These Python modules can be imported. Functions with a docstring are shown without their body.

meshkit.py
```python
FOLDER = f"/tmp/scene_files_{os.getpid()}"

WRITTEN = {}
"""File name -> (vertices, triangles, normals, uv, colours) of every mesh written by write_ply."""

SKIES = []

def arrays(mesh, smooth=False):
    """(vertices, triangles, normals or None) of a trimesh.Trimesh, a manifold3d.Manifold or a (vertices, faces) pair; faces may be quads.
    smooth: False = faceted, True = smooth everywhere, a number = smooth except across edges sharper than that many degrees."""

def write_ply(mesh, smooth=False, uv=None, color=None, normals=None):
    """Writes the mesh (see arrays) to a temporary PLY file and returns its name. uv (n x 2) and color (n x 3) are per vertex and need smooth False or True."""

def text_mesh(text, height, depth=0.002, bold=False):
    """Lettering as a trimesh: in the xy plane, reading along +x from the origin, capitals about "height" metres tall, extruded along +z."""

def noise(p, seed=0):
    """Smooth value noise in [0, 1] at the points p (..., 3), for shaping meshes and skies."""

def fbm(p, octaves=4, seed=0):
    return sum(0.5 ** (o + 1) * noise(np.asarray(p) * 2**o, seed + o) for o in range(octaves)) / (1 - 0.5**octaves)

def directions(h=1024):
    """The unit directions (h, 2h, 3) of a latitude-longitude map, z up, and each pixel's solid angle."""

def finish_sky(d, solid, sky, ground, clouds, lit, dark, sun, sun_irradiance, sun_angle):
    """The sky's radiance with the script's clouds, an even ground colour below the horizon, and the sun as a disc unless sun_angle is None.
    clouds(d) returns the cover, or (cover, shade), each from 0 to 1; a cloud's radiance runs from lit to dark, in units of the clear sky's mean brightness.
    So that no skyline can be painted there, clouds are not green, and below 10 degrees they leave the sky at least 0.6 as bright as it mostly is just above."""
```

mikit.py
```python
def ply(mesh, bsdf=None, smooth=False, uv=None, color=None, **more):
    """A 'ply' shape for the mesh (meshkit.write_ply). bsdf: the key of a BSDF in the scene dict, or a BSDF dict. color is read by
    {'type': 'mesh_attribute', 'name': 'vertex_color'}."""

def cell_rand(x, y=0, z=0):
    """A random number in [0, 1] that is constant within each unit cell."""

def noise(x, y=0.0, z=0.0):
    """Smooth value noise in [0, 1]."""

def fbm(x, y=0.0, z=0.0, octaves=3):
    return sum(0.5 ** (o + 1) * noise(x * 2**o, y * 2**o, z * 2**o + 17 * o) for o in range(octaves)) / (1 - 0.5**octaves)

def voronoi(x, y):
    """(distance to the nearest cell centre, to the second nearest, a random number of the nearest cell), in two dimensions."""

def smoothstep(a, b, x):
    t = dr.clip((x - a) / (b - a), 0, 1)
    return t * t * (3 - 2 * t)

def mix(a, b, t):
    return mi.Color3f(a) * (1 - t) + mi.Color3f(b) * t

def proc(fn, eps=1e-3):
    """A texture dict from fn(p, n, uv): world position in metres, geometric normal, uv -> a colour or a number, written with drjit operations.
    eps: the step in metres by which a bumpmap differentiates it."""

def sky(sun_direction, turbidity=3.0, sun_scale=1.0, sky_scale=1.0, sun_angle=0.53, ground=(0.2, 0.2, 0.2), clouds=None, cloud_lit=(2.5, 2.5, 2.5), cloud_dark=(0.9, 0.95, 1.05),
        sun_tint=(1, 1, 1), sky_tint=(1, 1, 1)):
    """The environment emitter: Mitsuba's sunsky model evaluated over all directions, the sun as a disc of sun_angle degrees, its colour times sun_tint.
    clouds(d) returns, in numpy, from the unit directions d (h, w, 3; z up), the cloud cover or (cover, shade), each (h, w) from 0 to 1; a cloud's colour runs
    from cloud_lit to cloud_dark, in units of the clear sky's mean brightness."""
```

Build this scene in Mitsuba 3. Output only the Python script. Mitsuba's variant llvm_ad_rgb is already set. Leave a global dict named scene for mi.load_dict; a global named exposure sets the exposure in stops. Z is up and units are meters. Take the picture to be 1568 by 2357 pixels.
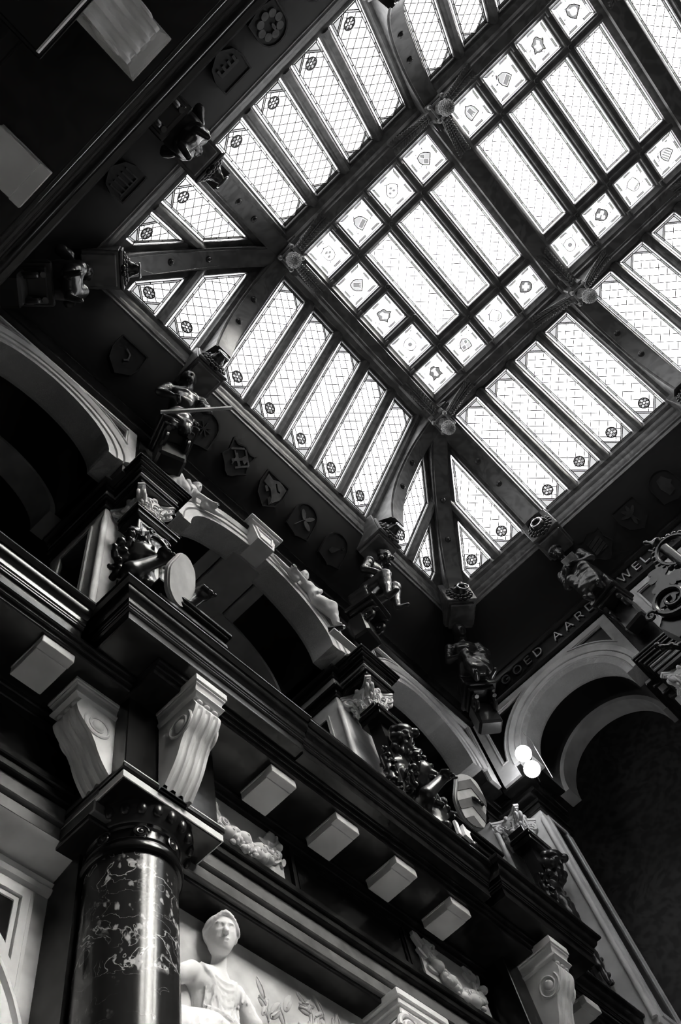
import math, random
import numpy as np, trimesh, shapely, manifold3d as m3
from shapely.geometry import Polygon, Point, LineString, box as sbox
from shapely.ops import unary_union
import drjit as dr, mitsuba as mi, mikit, meshkit
from mikit import ply, proc, noise, fbm, voronoi, smoothstep, mix

T = mi.ScalarTransform4f
# All builders work in "cells" (the pitch of the skylight grid, 0.7 m), skylight underside at z = 0; W puts that into metres, floor at z = 0.
S, ZF = 0.7, 23.0
def Wv(p): p = np.asarray(p, float); return (p + [0, 0, ZF]) * S
scene, labels = {}, {}

# ---------- camera, sky, exposure ----------
exposure = 6.0
CAM = np.array([-0.57442394, -3.62899134, -20.71261112])
RC = np.array([[0.7228566, 0.6665308, -0.1822496], [-0.6771652, 0.6307937, -0.3788754], [-0.1375702, 0.3972857, 0.9073249]])
FPX = 2008.95289
m4 = np.eye(4); m4[:3, 0] = -RC[0]; m4[:3, 1] = -RC[1]; m4[:3, 2] = RC[2]; m4[:3, 3] = Wv(CAM)
scene['camera'] = {'type': 'perspective', 'fov': math.degrees(2 * math.atan(784 / FPX)), 'fov_axis': 'x', 'near_clip': 0.05, 'far_clip': 200.0, 'to_world': T(m4)}
def overcast(d):
    n = meshkit.fbm(d * 3.0 + 5.0, 4, seed=3)
    return np.ones(d.shape[:2]), np.clip((n - 0.35) * 1.6, 0, 1) * 0.5
scene['sky'] = mikit.sky((0.74, 0.03, 0.66), turbidity=6.0, sun_scale=0.25, sun_tint=(0.833, 1.0, 1.284), clouds=overcast, cloud_lit=(1.0, 1.0, 1.0), cloud_dark=(0.75, 0.75, 0.75), sun_angle=30.0, ground=(0.2, 0.2, 0.2))

# ---------- materials (a black and white picture: all neutral greys) ----------
def g3(v): return {'type': 'rgb', 'value': [v, v, v]}
def tex(fn): return proc(fn)
def mottled(a, b, sc, seed=0.0, o=4):
    return lambda p, n, uv: mix((a, a, a), (b, b, b), smoothstep(0.25, 0.75, fbm(p.x * sc + seed, p.y * sc, p.z * sc, o)))
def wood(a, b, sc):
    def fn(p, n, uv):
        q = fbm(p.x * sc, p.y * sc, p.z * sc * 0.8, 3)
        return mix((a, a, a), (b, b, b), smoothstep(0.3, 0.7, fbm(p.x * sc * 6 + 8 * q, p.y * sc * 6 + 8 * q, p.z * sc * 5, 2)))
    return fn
def pr_(base, rough, spec=0.5, metal=0.0, coat=0.0):
    d = {'type': 'principled', 'base_color': base if isinstance(base, dict) else g3(base), 'roughness': rough, 'specular': spec, 'metallic': metal}
    if coat: d['clearcoat'] = coat; d['clearcoat_gloss'] = 0.9
    return {'type': 'twosided', 'b': d}
def vein(p, n, uv):
    x, y, z = p.x * 3.2, p.y * 3.2, p.z * 3.2
    wx = fbm(x + 3, y, z, 4); wy = fbm(x, y + 9, z, 4)
    f = fbm(x + 2.6 * wx, y + 2.6 * wy, z + 2.0 * wx, 5)
    line = 1 - smoothstep(0.0, 0.014, dr.abs(f - 0.5))
    line2 = 1 - smoothstep(0.0, 0.008, dr.abs(fbm(x * 2.3 + 2 * wy, y * 2.3, z * 2.3 + 2 * wx, 4) - 0.47))
    fleck = smoothstep(0.61, 0.72, fbm(x * 7, y * 7, z * 4, 3)) * smoothstep(0.42, 0.62, wx)
    return mix((0.013,) * 3, (0.42,) * 3, dr.clip(line * 0.9 * smoothstep(0.35, 0.6, wy) + 0.5 * line2 * smoothstep(0.4, 0.6, wx) + 0.75 * fleck, 0, 1))
MAT = {
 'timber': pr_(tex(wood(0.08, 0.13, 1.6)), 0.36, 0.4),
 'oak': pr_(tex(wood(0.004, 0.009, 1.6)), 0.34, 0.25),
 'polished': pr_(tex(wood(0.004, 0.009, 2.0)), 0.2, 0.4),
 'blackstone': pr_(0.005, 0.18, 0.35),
 'midstone': pr_(tex(mottled(0.06, 0.12, 4.0, 13.0)), 0.3, 0.5),
 'carved': pr_(0.012, 0.3, 0.5),
 'bronze': pr_(tex(mottled(0.012, 0.024, 7.0)), 0.26, 0.6),
 'bronze2': pr_(tex(mottled(0.06, 0.12, 8.0)), 0.34, 0.6),
 'lightwood': pr_(tex(mottled(0.14, 0.32, 9.0)), 0.45, 0.4),
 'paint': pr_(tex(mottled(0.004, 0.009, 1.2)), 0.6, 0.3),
 'relief': pr_(tex(mottled(0.05, 0.13, 6.0, 2.0)), 0.6, 0.3),
 'reliefdim': pr_(tex(mottled(0.014, 0.03, 6.0, 4.0)), 0.6, 0.3),
 'stone': pr_(tex(mottled(0.5, 0.64, 3.5)), 0.62, 0.35),
 'stone2': pr_(tex(mottled(0.40, 0.52, 5.0, 7.0)), 0.6, 0.35),
 'greystone': pr_(tex(mottled(0.22, 0.30, 4.0, 3.0)), 0.5, 0.4),
 'plaster': pr_(tex(mottled(0.5, 0.66, 2.2, 11.0)), 0.75, 0.3),
 'plastertop': pr_(tex(mottled(0.34, 0.6, 3.0, 21.0)), 0.75, 0.3),
 'scagliola': pr_(tex(vein), 0.17, 0.3),
 'shieldstone': pr_(tex(mottled(0.38, 0.56, 6.0, 5.0)), 0.55, 0.35),
 'shielddark': pr_(tex(mottled(0.1, 0.15, 6.0, 9.0)), 0.55, 0.35),
 'gilt': pr_(0.45, 0.3, 0.5, 0.9),
 'iron': pr_(0.006, 0.3, 0.35),
 'steel': pr_(0.55, 0.2, 0.5, 1.0),
 'plastic': pr_(0.62, 0.4, 0.5),
 'paper': pr_(0.75, 0.7, 0.3),
 'lead': pr_(0.03, 0.5, 0.4),
 'floor': pr_(tex(mottled(0.28, 0.34, 1.0)), 0.6, 0.4),
 'dark': pr_(0.02, 0.7, 0.3),
 'glass': {'type': 'thindielectric', 'int_ior': 1.5, 'specular_transmittance': g3(0.96)},
 'glass_b': {'type': 'thindielectric', 'int_ior': 1.5, 'specular_transmittance': g3(0.11)},
 'glass_c': {'type': 'thindielectric', 'int_ior': 1.5, 'specular_transmittance': g3(0.055)},
 'glass_d': {'type': 'thindielectric', 'int_ior': 1.5, 'specular_transmittance': g3(0.033)},
 'glass_e': {'type': 'thindielectric', 'int_ior': 1.5, 'specular_transmittance': g3(0.02)},
}
for k, v in MAT.items(): scene['m_' + k] = v

# ---------- mesh helpers ----------
class MB:
    def __init__(s): s.v, s.f, s.n = [], [], 0
    def add(s, v, f):
        v = np.asarray(v, float); f = np.asarray(f, int)
        if f.shape[1] == 4: f = np.vstack([f[:, [0, 1, 2]], f[:, [0, 2, 3]]])
        s.v.append(v); s.f.append(f + s.n); s.n += len(v); return s
    def tm(s, t): return s.add(t.vertices, t.faces)
    def mb(s, o, M=None):
        v, f = o.arr(); return s.add(v if M is None else v @ M[:3, :3].T + M[:3, 3], f if M is None or np.linalg.det(M[:3, :3]) > 0 else f[:, ::-1])
    def arr(s): return np.vstack(s.v), np.vstack(s.f)
    def box(s, a, b, bev=0.0):
        a, b = np.asarray(a, float), np.asarray(b, float); lo, hi = np.minimum(a, b), np.maximum(a, b)
        if bev <= 0:
            v = np.array([[x, y, z] for x in (lo[0], hi[0]) for y in (lo[1], hi[1]) for z in (lo[2], hi[2])])
            return s.add(v, [[0, 1, 3, 2], [4, 6, 7, 5], [0, 4, 5, 1], [2, 3, 7, 6], [0, 2, 6, 4], [1, 5, 7, 3]])
        pts = []
        for sx in (0, 1):
            for sy in (0, 1):
                for sz in (0, 1):
                    c = np.array([(lo, hi)[sx][0], (lo, hi)[sy][1], (lo, hi)[sz][2]]); i = bev * (1 - 2 * np.array([sx, sy, sz]))
                    for k in range(3): q = c + i; q[k] = c[k]; pts.append(q)
        h = trimesh.convex.convex_hull(np.array(pts)); return s.tm(h)
    def extr(s, poly, depth, o=(0, 0, 0), u=(1, 0, 0), v=(0, 1, 0), w=None):
        """shapely polygon in (u, v), thickness depth along w (default u x v)."""
        u, v, o = (np.asarray(q, float) for q in (u, v, o)); w = np.cross(u, v) if w is None else np.asarray(w, float)
        for g in getattr(poly, 'geoms', [poly]):
            if g.is_empty or g.area < 1e-7: continue
            t = trimesh.creation.extrude_polygon(g, depth, engine='earcut'); p = t.vertices
            f = t.faces if np.dot(np.cross(u, v), w) > 0 else t.faces[:, ::-1]
            s.add(o + p[:, :1] * u + p[:, 1:2] * v + p[:, 2:3] * w, f)
        return s
    def sweep(s, prof, pts, us, vs, closed=False, cap=True):
        """closed profile [(p, q)] placed at each path point as pt + p*u + q*v."""
        prof = np.asarray(prof, float); pts = np.asarray(pts, float); n, k = len(pts), len(prof)
        us = np.broadcast_to(np.asarray(us, float), pts.shape); vs = np.broadcast_to(np.asarray(vs, float), pts.shape)
        V = (pts[:, None] + prof[None, :, :1] * us[:, None] + prof[None, :, 1:] * vs[:, None]).reshape(-1, 3)
        i, j = np.meshgrid(np.arange(n if closed else n - 1), np.arange(k), indexing='ij'); i2 = (i + 1) % n
        q = np.stack([i * k + j, i * k + (j + 1) % k, i2 * k + (j + 1) % k, i2 * k + j], -1).reshape(-1, 4)
        s.add(V, q)
        if cap and not closed:
            try:
                _, tf = trimesh.creation.triangulate_polygon(Polygon(prof), engine='earcut')
                tf = np.where(np.asarray(tf) >= k, 0, tf); s.add(V[:k], tf); s.add(V[-k:], tf[:, ::-1])
            except Exception: pass
        return s
    def loft(s, prof, x0, x1, hy, side=.6):
        """mitred cap mouldings on three sides: (e, z) rows; front at x1 + e, sides at hy + side * e"""
        R = np.array([[[x0, -hy - side * e, z], [x1 + e, -hy - side * e, z], [x1 + e, hy + side * e, z], [x0, hy + side * e, z]] for e, z in prof]); k = len(prof)
        i, j = np.meshgrid(np.arange(k - 1), np.arange(4), indexing='ij')
        s.add(R.reshape(-1, 3), np.stack([i * 4 + j, (i + 1) * 4 + j, (i + 1) * 4 + (j + 1) % 4, i * 4 + (j + 1) % 4], -1).reshape(-1, 4))
        s.add(R[0], [[0, 1, 2, 3]]); return s.add(R[-1], [[3, 2, 1, 0]])
    def tube(s, pts, r, sides=8, cap=True):
        p = np.asarray(pts, float); t = np.gradient(p, axis=0); t /= np.linalg.norm(t, axis=1, keepdims=True) + 1e-12
        a = np.cross(t[0], [0, 0, 1.0] if abs(t[0][2]) < 0.9 else [1.0, 0, 0]); A = []
        for q in t: a = a - q * (a @ q); a /= np.linalg.norm(a) + 1e-12; A.append(a)
        A = np.array(A); B = np.cross(t, A); r = np.broadcast_to(np.asarray(r, float), (len(p),)); an = np.arange(sides) * 2 * np.pi / sides
        V = (p[:, None] + r[:, None, None] * (np.cos(an)[None, :, None] * A[:, None] + np.sin(an)[None, :, None] * B[:, None])).reshape(-1, 3)
        i, j = np.meshgrid(np.arange(len(p) - 1), np.arange(sides), indexing='ij')
        q = np.stack([i * sides + j, i * sides + (j + 1) % sides, (i + 1) * sides + (j + 1) % sides, (i + 1) * sides + j], -1).reshape(-1, 4)
        s.add(V, q)
        if cap:
            for e, k in ((0, 1), (len(p) - 1, -1)):
                c = s.n; ring = e * sides + np.arange(sides); s.add(np.vstack([V[ring], p[e:e + 1]]), [[(m + 1) % sides, m, sides] if k > 0 else [m, (m + 1) % sides, sides] for m in range(sides)])
        return s
    def lathe(s, prof, c=(0, 0, 0), n=32, axis='z'):
        p = np.asarray(prof, float); an = np.arange(n) * 2 * np.pi / n
        V = np.stack([p[:, 0][:, None] * np.cos(an), p[:, 0][:, None] * np.sin(an), np.repeat(p[:, 1][:, None], n, 1)], -1)
        if axis == 'x': V = V[..., [2, 0, 1]]
        if axis == 'y': V = V[..., [1, 2, 0]]
        V = V.reshape(-1, 3) + np.asarray(c, float)
        i, j = np.meshgrid(np.arange(len(p) - 1), np.arange(n), indexing='ij')
        return s.add(V, np.stack([i * n + j, i * n + (j + 1) % n, (i + 1) * n + (j + 1) % n, (i + 1) * n + j], -1).reshape(-1, 4))
    def ell(s, c, r, R=None, sub=2):
        t = ICO[sub]; v = t.vertices * np.asarray(r, float)
        if R is not None: v = v @ np.asarray(R).T
        return s.add(v + np.asarray(c, float), t.faces)
ICO = {k: trimesh.creation.icosphere(subdivisions=k) for k in (1, 2, 3)}
def rotz(a): c, q = math.cos(a), math.sin(a); return np.array([[c, -q, 0], [q, c, 0], [0, 0, 1.0]])
def roty(a): c, q = math.cos(a), math.sin(a); return np.array([[c, 0, q], [0, 1, 0], [-q, 0, c.real]])
def rotx(a): c, q = math.cos(a), math.sin(a); return np.array([[1, 0, 0], [0, c, -q], [0, q, c]])
def M44(R=np.eye(3), t=(0, 0, 0)): m = np.eye(4); m[:3, :3] = R; m[:3, 3] = t; return m
COUNT = {}
def key_for(name):
    n = COUNT.get(name, 0); COUNT[name] = n + 1
    return name if n == 0 else f'{name}_{n:03d}'
def lab(k, label=None, cat=None, group=None, kind=None):
    d = {a: b for a, b in (('label', label), ('category', cat), ('group', group), ('kind', kind)) if b}
    if d: labels[k] = d
def obj(name, mb, mat, parent=None, smooth=35, label=None, cat=None, group=None, kind=None, M=None):
    """one shape entry; mb is an MB (in cells), or a (v, f) pair"""
    v, f = mb.arr() if isinstance(mb, MB) else mb
    if M is not None: v = v @ M[:3, :3].T + M[:3, 3]
    k = key_for((parent + '__' if parent else '') + name)
    scene[k] = ply((Wv(v), f), 'm_' + mat, smooth=smooth)
    lab(k, label, cat, group, kind); return k
def thing(name, label, cat, group=None, kind=None):
    k = key_for(name); lab(k, label, cat, group, kind); return k
LOCAL = {}
def local_ply(v, f, mat, smooth=False):
    d = ply((np.asarray(v, float), f), 'm_' + mat, smooth=smooth); return d
def place(k, d, M):
    """shared ply dict d (local cells) under matrix M (cells)"""
    w = np.eye(4); w[:3, :3] *= S; w[2, 3] = ZF * S
    scene[k] = {**d, 'to_world': T(w @ M)}

# ---------- smooth bodies: signed distances joined softly, meshed by surface nets ----------
def snets(F, lo, h):
    n = F.shape; s = F < 0
    c = np.zeros([a - 1 for a in n], int)
    for a, b, d in np.ndindex(2, 2, 2): c += s[a:n[0] - 1 + a, b:n[1] - 1 + b, d:n[2] - 1 + d]
    act = (c > 0) & (c < 8); idx = -np.ones(act.shape, int); idx[act] = np.arange(act.sum()); ii = np.argwhere(act)
    acc, cnt = np.zeros((len(ii), 3)), np.zeros(len(ii))
    cor = list(np.ndindex(2, 2, 2))
    for A in cor:
        for ax in range(3):
            if A[ax]: continue
            Bc = list(A); Bc[ax] = 1
            fa = F[ii[:, 0] + A[0], ii[:, 1] + A[1], ii[:, 2] + A[2]]; fb = F[ii[:, 0] + Bc[0], ii[:, 1] + Bc[1], ii[:, 2] + Bc[2]]
            cr = (fa < 0) != (fb < 0); t = np.where(cr, fa / np.where(cr, fa - fb, 1), 0)
            p = np.array(A, float)[None].repeat(len(ii), 0); p[:, ax] += t
            acc[cr] += p[cr]; cnt[cr] += 1
    V = (ii + acc / cnt[:, None]) * h + lo
    Q = []
    for ax in range(3):
        o = [k for k in range(3) if k != ax]
        sl = [slice(1, -1)] * 3; sl[ax] = slice(0, n[ax] - 1); s2 = list(sl); s2[ax] = slice(1, n[ax])
        a, b = s[tuple(sl)], s[tuple(s2)]; e = np.argwhere(a != b); flip = a[tuple(e.T)]
        e = e + 1; e[:, ax] -= 1
        def at(d0, d1): q = e.copy(); q[:, o[0]] += d0; q[:, o[1]] += d1; return idx[q[:, 0], q[:, 1], q[:, 2]]
        q = np.stack([at(-1, -1), at(0, -1), at(0, 0), at(-1, 0)], 1)
        fl = flip if ax != 1 else ~flip
        q = np.where(fl[:, None], q, q[:, ::-1]); Q.append(q)
    return V, np.vstack(Q)
def body(prims, h=0.03, pad=0.08, disp=None):
    """prims: ('c', a, b, ra, rb, k), ('e', c, r, k[, R]), ('b', c, half, round, k[, R]), ('-e', c, r, k)."""
    P = []
    for p in prims:
        if p[0] == 'c': P += [np.array(p[1]) - max(p[3], p[4]), np.array(p[1]) + max(p[3], p[4]), np.array(p[2]) - max(p[3], p[4]), np.array(p[2]) + max(p[3], p[4])]
        elif p[0][0] != '-': q = np.linalg.norm(p[2]) if (len(p) > 4 + (p[0] == 'b')) else np.array(p[2]); P += [np.array(p[1]) - q, np.array(p[1]) + q]
    P = np.array(P); lo = P.min(0) - pad; hi = P.max(0) + pad; n = np.ceil((hi - lo) / h).astype(int) + 1
    ax = [lo[k] + h * np.arange(n[k]) for k in range(3)]; X = np.stack(np.meshgrid(*ax, indexing='ij'), -1)
    F = np.full(X.shape[:3], 9.0)
    for p in prims:
        if p[0] == 'c':
            a, b = np.array(p[1], float), np.array(p[2], float); ba = b - a; t = np.clip(((X - a) @ ba) / (ba @ ba + 1e-12), 0, 1)
            d = np.linalg.norm(X - a - t[..., None] * ba, axis=-1) - (p[3] + (p[4] - p[3]) * t); k = p[5]
        elif p[0] in ('e', '-e'):
            q = X - np.array(p[1]); r = np.array(p[2], float)
            if len(p) > 4: q = q @ np.asarray(p[4])
            l = np.linalg.norm(q / r, axis=-1); d = l * (l - 1) / (np.linalg.norm(q / r**2, axis=-1) + 1e-9); k = p[3]
        else:
            q = X - np.array(p[1])
            if len(p) > 5: q = q @ np.asarray(p[5])
            q = np.abs(q) - (np.array(p[2]) - p[3]); d = np.linalg.norm(np.maximum(q, 0), axis=-1) + np.minimum(q.max(-1), 0) - p[3]; k = p[4]
        if p[0][0] == '-':
            hh = np.clip(0.5 - 0.5 * (F + d) / k, 0, 1); F = F * (1 - hh) - d * hh + k * hh * (1 - hh)
        else:
            hh = np.clip(0.5 + 0.5 * (F - d) / k, 0, 1); F = F * (1 - hh) + d * hh - k * hh * (1 - hh)
    if disp is not None: F = F + disp(X)
    return snets(F, lo, h)

# ---------- the hall: frames of its four sides ----------
SX, GB = 1.01132725, 4.47064471          # cell along the hall, bay pitch
NB = 4; XE = NB * GB - (GB - 4 * SX); D0, H0, D1, H1, PW = 0.658, 0.032, 3.058, 2.51, 0.374
VL = math.hypot(D1 - D0, H1 - H0); vx, vz = (D1 - D0) / VL, (H1 - H0) / VL
SIDES = {'far': ((0, 0, 0), (0, 1, 0), (-1, 0, 0), 0.0, 5.0), 'left': ((0, 0, 0), (1, 0, 0), (0, -1, 0), 0.0, XE), 'right': ((0, 5, 0), (1, 0, 0), (0, 1, 0), 0.0, XE), 'near': ((XE, 0, 0), (0, 1, 0), (1, 0, 0), 0.0, 5.0)}
def side(n):
    o, u, d, a, b = SIDES[n]; o, u, d = (np.array(q, float) for q in (o, u, d))
    V = d * vx + np.array([0, 0, -vz]); N = -d * vz - np.array([0, 0, vx])
    return o, u, d, V, N, a, b
def SP(n, t, d, z): o, u, dd, *_ = side(n); return o + u * t + dd * d + np.array([0, 0, z])
def mold(mb, n, prof, t0, t1):
    o, u, d, *_ = side(n)
    return mb.sweep(prof, [o + u * t0, o + u * t1], [d, d], [(0, 0, 1), (0, 0, 1)])
def slope_frame(n):
    o, u, d, V, N, a, b = side(n); m = np.eye(4); m[:3, 0], m[:3, 1], m[:3, 2] = u, V, N; m[:3, 3] = o + d * D0 + np.array([0, 0, -H0]); return m

# ---------- floor, shell ----------
m = MB(); m.box((-13, -10, -23.1), (XE + 12, 17, -23.0)); obj('floor', m, 'floor', kind='structure', label='pale polished floor of the hall below the frame', cat='floor')
shell = thing('ceiling', 'dark timber skylight grid with bosses, ribs and leaded panes over the hall', 'ceiling', kind='structure')
m = MB()
for n in SIDES:
    o, u, d, V, N, a, b = side(n); lo = o + u * (a - 10.2) + d * 3.3; hi = o + u * (b + 10.2) + d * 10.2
    m.box(np.minimum(lo, hi) + [0, 0, -2.35], np.maximum(lo, hi) + [0, 0, -2.2])
obj('roof_deck', m, 'dark', shell, smooth=False)

# ---------- windows of the skylight ----------
def offset(P, d):
    """convex polygon moved inwards by d on every edge"""
    P = np.asarray(P, float); n = len(P); out = []
    A = 0.5 * np.sum(P[:, 0] * np.roll(P[:, 1], -1) - np.roll(P[:, 0], -1) * P[:, 1]); sg = 1 if A > 0 else -1
    for i in range(n):
        a, b, c = P[i - 1], P[i], P[(i + 1) % n]; e1 = (b - a) / np.linalg.norm(b - a); e2 = (c - b) / np.linalg.norm(c - b)
        n1, n2 = sg * np.array([-e1[1], e1[0]]), sg * np.array([-e2[1], e2[0]])
        out.append(np.linalg.solve(np.array([n1, n2]), [n1 @ b + d, n2 @ b + d]))
    return np.array(out)
def strips(P, d0, d1, pitch=None):
    A, B = offset(P, d0), offset(P, d1); out = []
    for i in range(len(P)):
        a0, a1, b0, b1 = A[i], A[(i + 1) % len(P)], B[i], B[(i + 1) % len(P)]
        n = max(1, round(np.linalg.norm(b1 - b0) / pitch)) if pitch else 1
        for k in range(n):
            s, e = k / n, (k + 1) / n
            q0 = a0 if k == 0 else a0 + (a1 - a0) * np.clip(((b0 + (b1 - b0) * s - a0) @ (a1 - a0)) / ((a1 - a0) @ (a1 - a0)), 0, 1)
            q1 = a1 if k == n - 1 else a0 + (a1 - a0) * np.clip(((b0 + (b1 - b0) * e - a0) @ (a1 - a0)) / ((a1 - a0) @ (a1 - a0)), 0, 1)
            out.append(Polygon([q0, q1, b0 + (b1 - b0) * e, b0 + (b1 - b0) * s]))
    return out
DQ = 0.2845
def quarries(inner, u0, vend):
    out = []
    minx, miny, maxx, maxy = inner.bounds
    for i in range(-8, 9):
        for j in range(-3, int((vend - miny) / DQ) + 3):
            for h in (0, .5):
                cx, cy = u0 + (i + h) * DQ, vend - (j + h) * DQ - DQ
                if cx < minx - DQ or cx > maxx + DQ or cy < miny - DQ or cy > maxy + DQ: continue
                q = Polygon([(cx - DQ / 2, cy), (cx, cy - DQ / 2), (cx + DQ / 2, cy), (cx, cy + DQ / 2)]).intersection(inner)
                if q.area > 0.0012 and q.geom_type == 'Polygon': out.append(q)
    return out
def leaded(outline, rosette=None, tips=(), u0=0.0, vend=None, tint=0):
    """(panes by tint, lead mesh) of one leaded light with this outline (u, v)"""
    P = np.asarray(outline, float); panes = {'glass': [], 'glass_b': [], 'glass_c': [], 'glass_d': [], 'glass_e': []}
    panes['glass'] += strips(P, 0.0, 0.047)
    st = strips(P, 0.047, 0.092, 0.285)
    for i, q in enumerate(st): panes['glass_c' if (i * 7 + tint) % 5 < 3 else 'glass_b'].append(q)
    inner = Polygon(offset(P, 0.092)); vend = P[:, 1].max() - 0.092 if vend is None else vend
    fld = inner
    for (tx, ty, sg) in tips:     # a V of tinted strips at the panel's end: two triangles with grain glass in the corners
        w = 0.284; band = 0.04
        for sx in (-1, 1):
            tri = Polygon([(tx, ty), (tx + sx * w, ty), (tx + sx * w, ty - sg * w)]).intersection(inner)
            small = Polygon([(tx + sx * band * 1.5, ty), (tx + sx * w, ty), (tx + sx * w, ty - sg * (w - band * 1.5))]).intersection(inner)
            if tri.geom_type != 'Polygon' or tri.area < 1e-4: continue
            bd = tri.difference(small)
            if small.geom_type == 'Polygon' and small.area > 1e-4: panes['glass_b'].append(small)
            if bd.geom_type == 'Polygon' and bd.area > 1e-4: panes['glass_c'].append(bd)
            fld = fld.difference(tri)
    ros = None
    if rosette is not None:
        c = Point(rosette[:2]); r = rosette[2]; ros = c.buffer(r, 20); fld_q = fld
        ctr = c.buffer(r * 0.26, 8); panes['glass'].append(ctr)
        for k in range(6):
            a = k * math.pi / 3 + 0.5; pc = np.array(rosette[:2]) + r * 0.6 * np.array([math.cos(a), math.sin(a)])
            pet = shapely.affinity.rotate(shapely.affinity.scale(Point(pc).buffer(1, 8), r * 0.37, r * 0.29), math.degrees(a)).difference(ctr.buffer(0.004))
            if pet.geom_type == 'Polygon': panes['glass_c' if rosette[3] else ('glass_c' if k % 2 else 'glass_b')].append(pet)
        rest = ros.buffer(-0.005).difference(unary_union([p.buffer(0.005) for p in panes['glass_d'][-6:] + panes['glass_c'][-6:] + panes['glass_b'][-3:] + [ctr]]))
        panes['glass_b'] += [g for g in getattr(rest, 'geoms', [rest]) if g.area > 4e-5 and not g.interiors]
    for q in quarries(fld if fld.geom_type == 'Polygon' else inner, u0, vend):
        if ros is not None: q = q.difference(ros.buffer(0.008))
        for g in getattr(q, 'geoms', [q]):
            if g.geom_type == 'Polygon' and g.area > 8e-4: panes['glass'].append(g)
    rest = Polygon(P).buffer(-0.004).difference(unary_union([p.buffer(0.014) for L in panes.values() for p in L])).buffer(-0.01)
    for g in getattr(rest, 'geoms', [rest]):
        if g.geom_type == 'Polygon' and g.area > 4e-4: panes['glass'].append(Polygon(g.buffer(0.018, join_style=2).exterior))
    return panes, P
def lead_mesh(panes, P, w, thick=0.014):
    cut = unary_union([g for L in panes.values() for p in L for g in [p.buffer(-w / 2, join_style=2)] if not g.is_empty])
    lp = Polygon(P).difference(cut)
    mb = MB(); mb.extr(lp, thick, o=(0, 0, -0.004)); return mb
def flat_v(poly): 
    v, f = trimesh.creation.triangulate_polygon(poly, engine='earcut'); return np.c_[v, np.zeros(len(v))], f
random.seed(5)
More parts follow.
